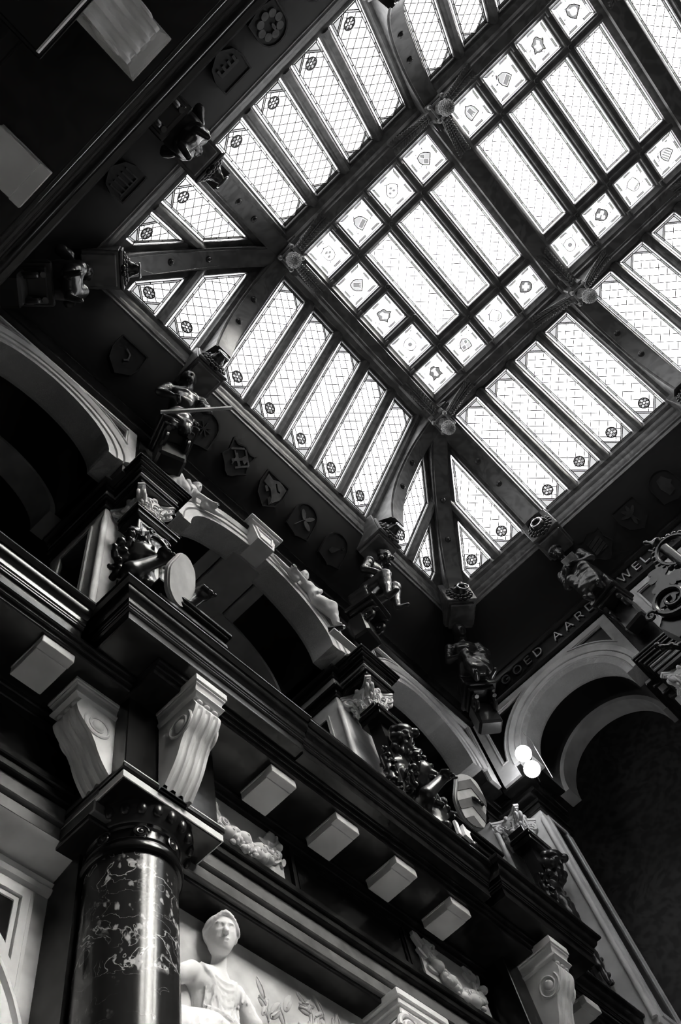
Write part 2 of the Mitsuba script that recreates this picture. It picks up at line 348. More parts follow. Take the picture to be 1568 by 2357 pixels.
def window_set(panes, P, lead_w=0.012):
    out = []
    for mat, L in panes.items():
        for p in L:
            p = p.buffer(-0.003, join_style=2)
            if p.is_empty or p.geom_type != 'Polygon': continue
            p = Polygon(p.exterior); v, f = flat_v(p); out.append(local_ply(v, f, mat))
    v, f = lead_mesh(panes, P, lead_w).arr(); return out, local_ply(v, f, 'lead')
WN = [0]
def window(wset, M, label, group=None):
    WN[0] += 1; k = f'window_{WN[0]}'; lab(k, label, 'window', group, 'structure')
    panes, lead = wset; place(k + '__lead', lead, M)
    for i, p in enumerate(panes): place(k + '__pane' + (f'_{i:03d}' if i else ''), p, M)
def plain_window(P, M, label, group=None):
    WN[0] += 1; k = f'window_{WN[0]}'; lab(k, label, 'window', group, 'structure')
    v, f = flat_v(Polygon(P)); place(k + '__pane', local_ply(v, f, 'glass'), M)
def rect(u0, u1, v0, v1): return [(u0, v0), (u1, v0), (u1, v1), (u0, v1)]
def tr(t): return M44(t=t)
# slope lights: standard pattern, centred on u = 0, v from 0 (top) to VL (eaves)
std = []
for variant in range(3):
    P = rect(-PW, PW, 0, VL); e = 0.092
    std.append(window_set(*leaded(P, (0.0, VL - e - 0.30, 0.125, variant == 1), ((0, VL - e, 1), (0, e, -1)), 0.0, VL - e, tint=variant)))
def corner_sets(sgn):
    """the two hip-cut lights beside each corner; u measured outwards from the flat's edge line (positive), sgn = which way"""
    out = []
    for (a, b, ros) in ((0.61, 1.352, (0.98, VL - 0.40, 0.125, False)), (1.60, 2.345, (1.99, VL - 0.36, 0.125, True))):
        hv = lambda y: max(0.0, (y + 0.5 - D0) / vx)
        P = [(sgn * a, hv(a)), (sgn * a, VL), (sgn * b, VL), (sgn * b, hv(b))]
        if sgn > 0: P = P[::-1]
        r = (sgn * ros[0], ros[1], ros[2], ros[3])
        out.append((window_set(*leaded(P, r, ((sgn * (a + b) / 2, VL - 0.092, 1),), sgn * (a + b) / 2, VL - 0.092)), P))
    return out
CS = {1: corner_sets(1), -1: corner_sets(-1)}
holes = {n: [] for n in SIDES}
WALLN = {'far': 'far wall', 'left': 'left wall', 'right': 'right wall', 'near': 'near wall'}
def vis(n, u, M):
    """near enough to the view for separate panes"""
    p = (M @ np.array([0, VL / 2, 0, 1]))[:3]; return p[0] < 9.6 and p[0] - 0.35 * (p[1]) < 9.5
for n in SIDES:
    F = slope_frame(n); ln = n in ('left', 'right'); us = []
    if ln: us = [(SX * (k + .5) + b * GB) for b in range(NB) for k in range(4)]
    else: us = [k + .5 for k in range(5)]
    for i, u in enumerate(us):
        M = F @ tr((u, 0, 0)); holes[n].append(Polygon(rect(u - PW, u + PW, 0, VL)))
        L = f'tall leaded light with a rosette at its foot in the skylight slope above the {WALLN[n]}'
        if n != 'near' and vis(n, u, M): window(std[i % 3], M, L, f'leaded lights of the slope above the {WALLN[n]}')
        else: plain_window(rect(-PW, PW, 0, VL), M, f'plain distant light of the skylight slope above the {WALLN[n]}', f'distant lights above the {WALLN[n]}')
    a, b = (0.0, XE) if ln else (0.0, 5.0)
    for sgn, e in ((-1, a), (1, b)):
        for q, (ws, P) in enumerate(CS[sgn]):
            M = F @ tr((e, 0, 0)); holes[n].append(Polygon([(x + e, y) for x, y in P]))
            far_c = n == 'far' or (ln and sgn < 0)
            nm = ('left' if (n == 'left' or (n == 'far' and sgn < 0)) else 'right')
            if far_c: window(ws, M, f"{('long', 'short')[q]} hip-cut leaded light with rosette, {WALLN[n]} side of the skylight's {nm} far corner")
            else: plain_window(P, M, f"hip-cut light at the skylight's near {nm} corner above the {WALLN[n]}", f'near corner lights {n}')
    # board of the slope with the openings cut out
    e0, e1 = -0.12, VL + 0.35
    dd = lambda v: D0 + v * vx
    poly = Polygon([(a - dd(e0), e0), (b + dd(e0), e0), (b + dd(e1), e1), (a - dd(e1), e1)]).difference(unary_union(holes[n]))
    mb = MB(); mb.extr(poly, 0.14, o=(0, 0, -0.12)); obj('slope_board', mb, 'timber', shell, smooth=False, M=F)

# flat lights
SH = [(0, -0.155), (0.12, -0.075), (0.135, 0.03), (0.09, 0.115), (0, 0.16)]
def shield_poly(kind, s=1.0):
    if kind == 'heater': p = [(-.125, -.13), (.125, -.13), (.13, 0), (.10, .09), (0, .16), (-.10, .09), (-.13, 0)]
    elif kind == 'round': p = [(-.125, .12), (-.125, -.03)] + [(.125 * math.cos(t), -.03 - .125 * math.sin(t)) for t in np.linspace(math.pi, 0, 9)] + [(.125, .12), (0.03, .145), (0, .16), (-.03, .145)]
    else: p = [(-.13, -.14), (-.07, -.12), (0, -.15), (.07, -.12), (.13, -.14), (.11, -.03), (.14, .05), (.07, .11), (.04, .15), (0, .17), (-.04, .15), (-.07, .11), (-.14, .05), (-.11, -.03)]
    return Polygon([(x * s, y * s) for x, y in p])
def cross(cx, cy, a, w, rot=0): return shapely.affinity.rotate(unary_union([sbox(cx - a, cy - w, cx + a, cy + w), sbox(cx - w, cy - a, cx + w, cy + a)]), rot, origin=(cx, cy))
CHARGES = {
 'cross': ('round', 'glass_d', [cross(0.0, 0.0, .085, .03)]),
 'three saltires': ('round', 'glass_d', [cross(-.045, -.06, .042, .014, 45), cross(.05, -.0, .042, .014, 45), cross(-.03, .07, .042, .014, 45)]),
 'figure one': ('scroll', 'glass_d', [unary_union([sbox(-.02, -.09, .03, .1), Polygon([(-.06, -.04), (0, -.1), (.0, -.05), (-.04, -.01)]), sbox(-.05, .08, .06, .1)])]),
 'chequered field': ('heater', 'glass_b', [sbox(-.1, -.1, -.01, -.01), sbox(.01, .01, .08, .09)]),
 'upright bars': ('heater', 'glass_b', [sbox(-.1 + .055 * k, -.1, -.1 + .055 * k + .025, .08) for k in range(4)]),
 'bush': ('heater', 'glass_c', [unary_union([Point(.03 * math.cos(t) * 1.5, -.03 + .04 * math.sin(t)).buffer(.035, 5) for t in np.linspace(0, 6.3, 7)] + [sbox(-.01, .02, .01, .11)])]),
 'split field': ('heater', 'glass_b', [sbox(-.1, -.11, .1, -.015)]),
 'chief with saltires': ('round', 'glass', [cross(-.06, -.09, .03, .01, 45), cross(.0, -.09, .03, .01, 45), cross(.06, -.09, .03, .01, 45)]),
 'rampant beast': ('scroll', 'glass_c', [unary_union([Point(-.03, -.07).buffer(.03, 6), Polygon([(-.05, -.06), (.03, -.04), (.05, .06), (0, .1), (-.02, .02)]), sbox(.02, -.09, .05, -.04), sbox(-.08, -.02, -.03, .01)])]),
 'small birds': ('round', 'glass', [Polygon([(-.08, -.06), (-.03, -.09), (0, -.05), (-.04, -.03)]), Polygon([(.0, .0), (.05, -.03), (.09, .01), (.04, .03)]), Polygon([(-.07, .05), (-.02, .02), (.02, .06), (-.03, .08)])]),
 'tower': ('heater', 'glass_b', [unary_union([sbox(-.05, -.06, .05, .08), sbox(-.06, -.1, -.03, -.05), sbox(-.012, -.1, .012, -.05), sbox(.03, -.1, .06, -.05)])]),
 'plain field': ('round', 'glass', [Point(0, 0).buffer(.05, 8)]),
}
def armorial(kind, rot, rnd):
    P = rect(-.375, .375, -.375, .375); panes = {k: [] for k in ('glass', 'glass_b', 'glass_c', 'glass_d', 'glass_e')}
    panes['glass'] += strips(P, 0, 0.045)
    for i, q in enumerate(strips(P, 0.045, 0.085, 0.2)): panes['glass_c' if (i + rnd) % 2 else 'glass'].append(q)
    sk, tint, ch = CHARGES[kind]; R = lambda g: shapely.affinity.rotate(g, rot, origin=(0, 0))
    sh = R(shield_poly(sk, 1.05)); chs = [R(c) for c in ch]
    chs = [c.intersection(sh.buffer(-0.01)) for c in chs]
    fld = sh.difference(unary_union([c.buffer(0.007) for c in chs]))
    bright = tint in ('glass_d', 'glass_c')
    for c in chs: panes['glass' if bright else 'glass_c'] += [Polygon(g.exterior) for g in getattr(c, 'geoms', [c]) if g.area > 1e-4]
    field = [(g, tint) for g in getattr(fld, 'geoms', [fld]) if g.area > 1e-4]
    inner = Polygon(offset(P, 0.085)); n = 3; w = 0.58 / n
    rs = random.Random(rnd + 7)
    for i in range(n):
        for j in range(n):
            q = sbox(-.29 + i * w, -.29 + j * w, -.29 + (i + 1) * w, -.29 + (j + 1) * w).difference(sh.buffer(0.01))
            for g in getattr(q, 'geoms', [q]):
                if g.geom_type == 'Polygon' and g.area > 2e-3: panes['glass'].append(g)
    return panes, P, field, [ (rs.uniform(-.25, .25), rs.uniform(-.25, .25), rs.uniform(0, 3.1), rs.uniform(.03, .09)) for _ in range(10)], sh
def armorial_window(kind, M, rot, rnd, label):
    panes, P, field, sq, sh = armorial(kind, rot, rnd); out = []
    for mat, L in panes.items():
        for p in L:
            p = p.buffer(-0.002, join_style=2)
            if p.geom_type == 'Polygon' and not p.is_empty and not p.interiors: out.append(local_ply(*flat_v(p), mat))
    for g, t in field: out.append(local_ply(*flat_v(g.buffer(-0.002)) if g.buffer(-0.002).geom_type == 'Polygon' else flat_v(Polygon(g.exterior)), t))
    # lead: strip lines, mitres, the shield's outline, thin painted mantling lines around it
    net = [LineString(list(p.exterior.coords)).buffer(0.0045) for L in ('glass_c',) for p in panes[L][:16]]
    ri = offset(P, 0.045); net.append(LineString(list(ri) + [ri[0]]).buffer(0.004)); r2 = offset(P, 0.085); net.append(LineString(list(r2) + [r2[0]]).buffer(0.005))
    for k in range(4): net.append(LineString([P[k], r2[k]]).buffer(0.005))
    net.append(LineString(list(P) + [P[0]]).buffer(0.008)); net.append(LineString(list(sh.exterior.coords)).buffer(0.008))
    w = 0.58 / 3
    for k in (1, 2):
        for a, b in (((-.29 + k * w, -.29), (-.29 + k * w, .29)), ((-.29, -.29 + k * w), (.29, -.29 + k * w))): net.append(LineString([a, b]).difference(sh.buffer(.06)).buffer(0.0035))
    rs = random.Random(rnd)
    for x, y, a, l in sq:
        t = np.linspace(0, 1, 9); px = x + l * t * math.cos(a) + 0.02 * np.sin(t * 7 + x * 20); py = y + l * t * math.sin(a) + 0.02 * np.cos(t * 6 + y * 20)
        net.append(LineString(np.c_[px, py]).difference(sh).intersection(sbox(-.28, -.28, .28, .28)).buffer(0.005))
    lp = unary_union(net).intersection(Polygon(P).buffer(0.004)).difference(sh.buffer(-0.012))
    for c in CHARGES[kind][2]:
        c = shapely.affinity.rotate(c, rot, origin=(0, 0)); lp = lp.union(c.boundary.buffer(0.003).intersection(sh))
    mb = MB(); mb.extr(lp, 0.012, o=(0, 0, -0.004))
    v, f = mb.arr(); WN[0] += 1; k = f'window_{WN[0]}'; lab(k, label, 'window', None, 'structure')
    place(k + '__lead', local_ply(v, f, 'lead'), M)
    for i, p in enumerate(out): place(k + '__pane' + (f'_{i:03d}' if i else ''), p, M)
# local (u, v) of a flat light: u along x, v along y, seen from below
FG = 0.13
def flatM(x, y): return M44(np.array([[1, 0, 0], [0, -1, 0], [0, 0, -1.0]]), (x, y, FG))
Lm = 2.73 / 2
long_sets = [window_set(*leaded(rect(-PW, PW, -Lm, Lm), None, (), 0.0, Lm - 0.092, tint=t), lead_w=0.0105) for t in (0, 2)]
fholes = []
ring = ['figure one', 'plain field', 'rampant beast', 'tower', 'small birds']   # the far row from the right-hand corner to the left
row = lambda i: ('first', 'second', 'third', 'fourth', 'fifth')[i]
for b in range(NB):
    for k in range(4):
        x = SX * (k + .5) + b * GB
        if b == 0 and k == 0:
            for i in range(5):
                fholes.append(Polygon(rect(x - .375, x + .375, i + .5 - .375, i + .5 + .375)))
                armorial_window(ring[4 - i], flatM(x, i + .48), (0, 45, 30, 10, -5)[i], i, f'square armorial light ({ring[4 - i]}), {row(i)} from the left in the far row of the flat skylight')
            continue
        for sd, y in (('left', .5), ('right', 4.5)):
            fholes.append(Polygon(rect(x - .375, x + .375, y - .375, y + .375)))
            kinds = {('left', 0): ['', 'split field', 'small birds', 'chequered field'], ('left', 1): ['tower', 'split field', 'rampant beast', 'bush'], ('right', 0): ['', 'chequered field', 'chief with saltires', 'cross'], ('right', 1): ['plain field', 'three saltires', 'chief with saltires', 'upright bars']}
            if b < 2 or (b == 2 and sd == 'left' and k < 1):
                kd = kinds.get((sd, b), ['chequered field'] * 4)[k]
                armorial_window(kd, flatM(x, y - .02), (-20, 20, -40, 45, 10, 30, -15, 38)[(b * 4 + k) % 8] if sd == 'left' else (40, -10, 35, 45, 0, 38, 20, 30)[(b * 4 + k) % 8], b * 8 + k + (40 if sd == 'right' else 20),
                    f'square armorial light ({kd}) along the {sd} edge of the flat skylight, {row(k)} of the {row(b)} bay')
            else: plain_window(rect(-.375, .375, -.375, .375), flatM(x, y), f'distant square light of the flat skylight on the {sd}', f'distant square lights {sd}')
        fholes.append(Polygon(rect(x - .375, x + .375, 2.44 - Lm, 2.44 + Lm)))
        if x < 10: window(long_sets[k % 2], flatM(x, 2.44), f'long leaded light in the middle of the flat skylight, {row(k)} of the {row(b)} bay from the far end')
        else: plain_window(rect(-PW, PW, -Lm, Lm), flatM(x, 2.44), 'distant long light of the flat skylight', 'distant long lights')
mb = MB(); mb.extr(Polygon(rect(-.72, XE + .72, -.72, 5.72)).difference(unary_union(fholes)), 0.12, o=(0, 0, .1)); obj('flat_board', mb, 'timber', shell, smooth=False)

# ---------- skylight timbers ----------
BAR = [(-.125, .16), (-.125, .10), (-.09, .07), (-.075, .02), (-.05, .0), (.05, .0), (.075, .02), (.09, .07), (.125, .10), (.125, .16)]
def bar(a, b, name='bar', prof=BAR, up=(0, 0, 1), mat='timber'):
    a, b = np.array(a, float), np.array(b, float); t = (b - a) / np.linalg.norm(b - a); u = np.cross(up, t)
    mb = MB(); mb.sweep(prof, [a, b], [u, u], [up, up]); return obj(name, mb, mat, shell, smooth=30)
BOSS = MB(); BOSS.lathe([(0, -.03), (.028, -.03), (.034, -.012), (.045, -.012), (.05, -.03), (.064, -.03), (.07, 0), (.07, .02)], n=20)
for b in range(NB):
    x0 = b * GB
    for i in (1, 4): bar((x0, i, 0), (x0 + 4 * SX, i, 0))
    for j in (1, 2, 3):
        bar((x0 + j * SX, 0, 0), (x0 + j * SX, 5, 0))
        for i in (1, 4):
            mb = MB(); mb.mb(BOSS, M44(t=(x0 + j * SX, i, 0))); obj('boss', mb, 'timber', shell)
    if b == 0:
        for i in (2, 3):
            bar((x0, i, 0), (x0 + SX, i, 0)); mb = MB(); mb.mb(BOSS, M44(t=(SX, i, 0))); obj('boss', mb, 'timber', shell)
EDGE = [(.125, .2), (.125, .05), (.07, .0), (.03, -.07), (-.03, -.10), (-.05, -.15), (-.28, -.17), (-.31, -.13), (-.36, -.13), (-.42, -.07), (-.54, -.05), (-.60, .0), (-.66, .02), (-.66, .2)]
def edge_beam(n, t0, t1):
    o, u, d, *_ = side(n); mb = MB(); mb.sweep([(-p, q) for p, q in EDGE], [o + u * t0, o + u * t1], [d, d], [(0, 0, 1)] * 2); obj('edge_beam', mb, 'timber', shell, smooth=30)
for n in SIDES: edge_beam(n, SIDES[n][3] - .55, SIDES[n][4] + .55)
RIBF = [(-.34, .16), (-.34, .05), (-.27, -.02), (-.22, -.05), (-.2, -.13), (-.06, -.17), (.06, -.17), (.2, -.13), (.22, -.05), (.27, -.02), (.34, .05), (.34, .16)]
ribx = [-.242] + [b * GB - (GB - 4 * SX) / 2 for b in range(1, NB)] + [XE + .242]
for x in ribx[1:-1]: bar((x, -.3, 0), (x, 5.3, 0), 'flat_rib', RIBF)
# short moulded spurs where the bars meet the edge beams
SPUR = MB(); SPUR.sweep([(-.05, .03), (-.05, -.06), (-.02, -.09), (.02, -.09), (.05, -.06), (.05, .03)], [(0, -.02, 0), (0, .3, .0)], [(1, 0, 0)] * 2, [(0, 0, 1)] * 2)
for b in range(NB):
    for j in (1, 2, 3):
        for R, y in ((rotz(0), -.12), (rotz(math.pi), 5.12)):
            mb = MB(); mb.mb(SPUR, M44(R, (b * GB + j * SX, y, 0))); obj('spur', mb, 'timber', shell)
for i in (1, 2, 3, 4):
    mb = MB(); mb.mb(SPUR, M44(rotz(-math.pi / 2), (-.12, i, 0))); obj('spur', mb, 'timber', shell)
# mullions, ribs, hips of the slopes (built in slope coordinates u, v, w; w points into the room)
MUL = [(-.125, -.02), (-.125, .03), (-.10, .05), (-.08, .10), (-.045, .13), (.045, .13), (.08, .10), (.10, .05), (.125, .03), (.125, -.02)]
def rib_curve(v): return .30 + .42 * abs(2 * v / 3.35 - .96) ** 2.2
def deep_rib(F, u, name='rib'):
    mb = MB()
    mb.sweep([(-.368, -.02), (-.368, .03), (-.33, .06), (-.30, .12), (-.25, .14), (.25, .14), (.30, .12), (.33, .06), (.368, .03), (.368, -.02)], [(u, -.1, 0), (u, VL + .05, 0)], [(1, 0, 0)] * 2, [(0, 0, 1)] * 2)
    vs = np.linspace(-.35, VL + .05, 25)
    for hw, dw in ((.215, -.05), (.17, 0.0)):
        poly = Polygon([(v, -.02) for v in vs[[0, -1]][::1]] + [(v, rib_curve(v) + dw) for v in vs[::-1]])
        mb.extr(poly, 2 * hw, o=(u - hw, 0, 0), u=(0, 1, 0), v=(0, 0, 1), w=(1, 0, 0))
    k = obj(name, mb, 'timber', shell, smooth=25, M=F)
    for v in (1.42, 2.22):
        st = MB(); st.ell((u, v, rib_curve(v) + .02), (.05, .05, .045)); st.lathe([(.075, -.01), (.075, .02), (.05, .03)], c=(u, v, rib_curve(v)), n=16)
        obj('stud', st, 'bronze', k, M=F)
for n in SIDES:
    F = slope_frame(n); ln = n in ('left', 'right')
    if ln: mus = [b * GB + j * SX for b in range(NB) for j in (1, 2, 3)]; rbs = ribx; ends = (0.0, XE)
    else: mus = [1, 2, 3, 4]; rbs = [-.242, 5.242]; ends = (0.0, 5.0)
    for u in mus:
        mb = MB(); mb.sweep(MUL, [(u, -.05, 0), (u, VL + .05, 0)], [(1, 0, 0)] * 2, [(0, 0, 1)] * 2); obj('mullion', mb, 'timber', shell, smooth=30, M=F)
    for u in rbs: deep_rib(F, u)
    for sg, e in ((-1, ends[0]), (1, ends[1])):
        mb = MB(); u = e + sg * 1.476; mb.sweep(MUL, [(u, (1.476 - D0) / vx, 0), (u, VL + .05, 0)], [(1, 0, 0)] * 2, [(0, 0, 1)] * 2); obj('mullion', mb, 'timber', shell, smooth=30, M=F)
for cn, (cx, cy, sx, sy) in {'far left': (0, 0, -1, -1), 'far right': (0, 5, -1, 1), 'near left': (XE, 0, 1, -1), 'near right': (XE, 5, 1, 1)}.items():
    # hip rib: runs down the diagonal
    q = 1 / math.sqrt(2); V = np.array([sx * vx * q, sy * vx * q, 0]) * math.sqrt(2); V[2] = -vz; ln_ = np.linalg.norm(V); V /= ln_
    U = np.array([-sy * q, sx * q, 0]); N = np.cross(U, V); N = N if N[2] < 0 else -N; U = np.cross(V, N)
    m = np.eye(4); m[:3, 0], m[:3, 1], m[:3, 2] = U, V, N; m[:3, 3] = [cx + sx * D0, cy + sy * D0, -H0]
    mb = MB(); L = VL * ln_
    mb.sweep([(-.30, -.05), (-.33, .10), (-.25, .16), (.25, .16), (.33, .10), (.30, -.05)], [(0, -.4, 0), (0, L, 0)], [(1, 0, 0)] * 2, [(0, 0, 1)] * 2)
    vs = np.linspace(-.5, L, 25); hc = lambda v: .36 + .36 * abs(2 * v / L - .96) ** 2.2
    for hw, dw in ((.215, -.05), (.17, 0.0)):
        mb.extr(Polygon([(v, 0.0) for v in vs[[0, -1]]] + [(v, hc(v) + dw) for v in vs[::-1]]), 2 * hw, o=(-hw, 0, 0), u=(0, 1, 0), v=(0, 0, 1), w=(1, 0, 0))
    k = obj('hip_rib', mb, 'timber', shell, smooth=25, M=m)
    for v in (L * .42, L * .66):
        st = MB(); st.ell((0, v, hc(v) + .02), (.05, .05, .045)); st.lathe([(.075, -.01), (.075, .02), (.05, .03)], c=(0, v, hc(v)), n=16); obj('stud', st, 'bronze', k, M=m)

# ---------- eaves moulding, cove, frieze ----------
EAV = [(3.02, -2.40), (3.02, -2.60), (3.06, -2.64), (3.10, -2.66), (3.12, -2.74), (3.17, -2.80), (3.18, -2.88), (3.22, -2.94), (3.22, -3.0), (3.26, -3.02), (3.28, -3.10), (3.6, -3.10), (3.6, -2.2), (3.2, -2.2)]
FW, PLN = 4.6, 5.1           # distance of the arcade face and of the pilaster face from the flat's edge lines
t_ = np.linspace(0, 1, 9)
cove_in = [(3.28 + 1.22 * t, -3.08 - 1.06 * t - .10 * math.sin(math.pi * t)) for t in t_]
COVE = cove_in + [(4.9, -4.10), (4.9, -2.3), (3.28, -2.3)]
FRZ = [(4.44, -4.08), (4.44, -4.16), (4.50, -4.20), (4.56, -4.22), (4.56, -4.62), (4.52, -4.64), (4.50, -4.70), (4.46, -4.72), (4.46, -4.78), (4.58, -4.82), (5.2, -4.82), (5.2, -4.08)]
WALL = {}
for n in SIDES:
    a, b = SIDES[n][3], SIDES[n][4]
    WALL[n] = thing(f'wall_{n}', {'far': 'far wall of the hall: dark cove and frieze over an open arcade and a gallery', 'left': 'left wall of the hall with dark cove above the overhanging gallery', 'right': 'right wall of the hall with lettered frieze over arches', 'near': 'near end wall behind the viewer'}[n], 'wall', kind='structure')
    m = MB(); mold(m, n, EAV, a - 3.3, b + 3.3); obj('eaves_moulding', m, 'timber', WALL[n], smooth=30)
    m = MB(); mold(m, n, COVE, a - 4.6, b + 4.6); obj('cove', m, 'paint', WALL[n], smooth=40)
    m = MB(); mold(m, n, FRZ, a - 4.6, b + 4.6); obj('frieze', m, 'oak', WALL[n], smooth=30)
# outer walls and dark gallery rooms behind the arcades
for n, dist in (('far', 9.6), ('left', 9.0), ('right', 9.4), ('near', 9.0)):
    o, u, d, V, N, a, b = side(n); lo = o + u * (a - 9.8) + d * dist; hi = o + u * (b + 9.8) + d * (dist + .2)
    m = MB(); m.box(np.minimum(lo, hi) + [0, 0, -23], np.maximum(lo, hi) + [0, 0, -2.2]); obj('back', m, 'timber', WALL[n], smooth=False)

# ---------- the arcade ----------
def semi(cx, a, b, zs, n=40, t0=math.pi, t1=0.0): return [(cx + a * math.cos(t), zs + b * math.sin(t)) for t in np.linspace(t0, t1, n)]
def PT(n, t, d, z): return SP(n, t, d, z)
def arch(n, cx, a, b, zs, thick, frame=None, keystone=False, parent=None, tag=''):
    """moulded archivolt on the arcade face, soffit with ribs and dark coffers behind it"""
    o, u, d, *_ = side(n); P = WALL[n]
    N_ = 48; th = np.linspace(math.pi, 0, N_)
    pts = np.array([PT(n, cx + a * math.cos(t), 0, zs + b * math.sin(t)) for t in th])
    rad = np.array([u * math.cos(t) + np.array([0, 0, math.sin(t)]) for t in th])
    k = thick
    prof = [(-k, FW + .02), (-k * .62, FW + .02), (-k * .60, FW - .01), (-k * .57, FW + .03), (-k * .55, FW - .0), (-k * .30, FW - .01), (-k * .28, FW + .03), (-k * .25, FW + .03), (-k * .23, FW - .03), (-k * .10, FW - .06), (0, FW - .08), (.0, FW + .06), (.0, FW + .5), (-k, FW + .5)]
    m = MB(); m.sweep([(p, q) for p, q in prof], pts, rad, [d] * N_); A = obj('archivolt', m, 'stone2', P, smooth=25)
    ai, bi = a - k, b - k
    # soffit: front rib, back rib, dark coffer vault between
    def ring(d0, d1, da, mat, nm):
        p2 = np.array([PT(n, cx + (ai + da) * math.cos(t), 0, zs + (bi + da) * math.sin(t)) for t in th])
        m = MB(); m.sweep([(0, d0), (.25, d0), (.25, d1), (0, d1)], p2, rad, [d] * N_); return obj(nm, m, mat, P, smooth=30)
    ring(FW + .02, FW + .55, 0.0, 'greystone', 'arch_rib')
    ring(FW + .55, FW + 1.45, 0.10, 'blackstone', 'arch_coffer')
    ring(FW + 1.45, FW + 1.95, 0.0, 'greystone', 'arch_rib')
    return A
def wall_fill(n, t0, t1, z1, arches, d0=FW + .02, th=.5, mat='oak', bottom=-7.0):
    """dark spandrel wall with the arch openings cut out"""
    o, u, d, *_ = side(n); poly = sbox(t0, bottom, t1, z1)
    for cx, a, b, zs in arches: poly = poly.difference(Polygon(semi(cx, a, b, zs) + [(cx + a, zs - 9), (cx - a, zs - 9)]))
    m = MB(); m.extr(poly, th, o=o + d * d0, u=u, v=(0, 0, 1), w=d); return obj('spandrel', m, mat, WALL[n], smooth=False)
PC = [-.2, 5.25]          # pilaster axes on the far wall
ZSP = -6.75
A_C, B_C, C_C = 2.27, 1.93, 2.55
far_arches = [(-2.42, 1.72, 1.62, ZSP + .1), (C_C, A_C, B_C, ZSP), (7.45, 1.72, 1.62, ZSP + .1)]
for i, (cx, a, b, zs) in enumerate(far_arches): arch('far', cx, a, b, zs, .45 if i == 1 else .40)
wall_fill('far', -4.6, 9.6, -4.7, [(c, a - .1, b - .1, z) for c, a, b, z in far_arches])
rb = GB
right_arches = [(-2.35, 1.72, 1.62, ZSP + .1), (2.05, 1.72, 1.62, ZSP + .1), (2.05 + rb, 1.72, 1.62, ZSP + .1), (2.05 + 2 * rb, 1.72, 1.62, ZSP + .1), (2.05 + 3 * rb, 1.72, 1.62, ZSP + .1)]
for c in right_arches: arch('right', *c, .40)
wall_fill('right', -4.6, XE + 4, -4.7, [(c, a - .1, b - .1, z) for c, a, b, z in right_arches])
for n in ('left', 'near'):
    o, u, d, V, N, a, b = side(n); m = MB(); lo = o + u * (a - 4.6) + d * 5.2; hi = o + u * (b + 4.6) + d * 5.4
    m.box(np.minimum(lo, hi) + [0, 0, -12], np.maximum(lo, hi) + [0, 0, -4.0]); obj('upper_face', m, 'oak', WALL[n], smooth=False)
# white mitred frames round the side arches with dark triangles in the corners
def tri_frame(n, cx, a, b, zs, t0, t1, ztop):
    o, u, d, *_ = side(n)
    outer = sbox(t0, zs - .3, t1, ztop); hole = Polygon(semi(cx, a + .005, b + .005, zs) + [(cx + a, zs - 3), (cx - a, zs - 3)])
    fr = outer.difference(hole)
    dark = sbox(t0 + .24, zs + .25, t1 - .24, ztop - .22).difference(Polygon(semi(cx, a + .14, b + .14, zs) + [(cx + a + .14, zs - 3), (cx - a - .14, zs - 3)]))
    m = MB(); m.extr(fr.difference(dark), .1, o=o + d * (FW - .05), u=u, v=(0, 0, 1), w=d); obj('arch_frame', m, 'stone2', WALL[n], smooth=False)
    m = MB()
    for g in getattr(dark, 'geoms', [dark]):
        g2 = g.buffer(.05, join_style=2).difference(g.buffer(.03, join_style=2)); m.extr(g2, .025, o=o + d * (FW - .075), u=u, v=(0, 0, 1), w=d)
    obj('arch_frame_bead', m, 'stone2', WALL[n], smooth=False)
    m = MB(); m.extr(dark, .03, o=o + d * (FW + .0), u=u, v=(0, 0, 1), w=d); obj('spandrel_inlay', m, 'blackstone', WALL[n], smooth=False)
tri_frame('far', *far_arches[0], -4.5, -.62, -4.86); tri_frame('far', *far_arches[2], 5.68, 9.5, -4.86)
for c, (t0, t1) in zip(right_arches, [(-4.5, -.55), (.1, 4.0), (.1 + rb, 4 + rb), (.1 + 2 * rb, 4 + 2 * rb), (.1 + 3 * rb, 4 + 3 * rb)]): tri_frame('right', *c, t0, t1, -4.86)
# keystone and soffit band of the middle arch
o, u, d, *_ = side('far'); bi = ZSP + B_C - .45
ks = Polygon([(-.22, bi - .02), (.22, bi - .02), (.34, ZSP + B_C + .12), (-.34, ZSP + B_C + .12)])
m = MB(); m.extr(shapely.affinity.translate(ks, C_C, 0), .5, o=o + d * (FW - .22), u=u, v=(0, 0, 1), w=d)
m.extr(shapely.affinity.translate(ks.buffer(-.07, join_style=2).difference(ks.buffer(-.11, join_style=2)), C_C, 0), .03, o=o + d * (FW - .25), u=u, v=(0, 0, 1), w=d)
KEY = obj('keystone', m, 'stone', WALL['far'], smooth=False)
m = MB(); zt = ZSP + B_C + .12
m.box(SP('far', C_C - .44, FW - .36, zt), SP('far', C_C + .44, FW + .1, zt + .06), .01); m.box(SP('far', C_C - .39, FW - .30, zt - .05), SP('far', C_C + .39, FW + .1, zt), .01); obj('keystone_cap', m, 'stone', KEY, smooth=False)
m = MB(); m.box(SP('far', C_C - .42, FW + .3, bi - .03), SP('far', C_C + .42, FW + 2.0, bi + .3), .02); obj('soffit_band', m, 'greystone', WALL['far'], smooth=False)
for s_ in (-1, 1):
    m = MB(); m.box(SP('far', C_C + s_ * .46, FW + .5, bi - .02), SP('far', C_C + s_ * .80, FW + 2.0, bi + .3), .02); obj('soffit_band', m, 'greystone', WALL['far'], smooth=False)

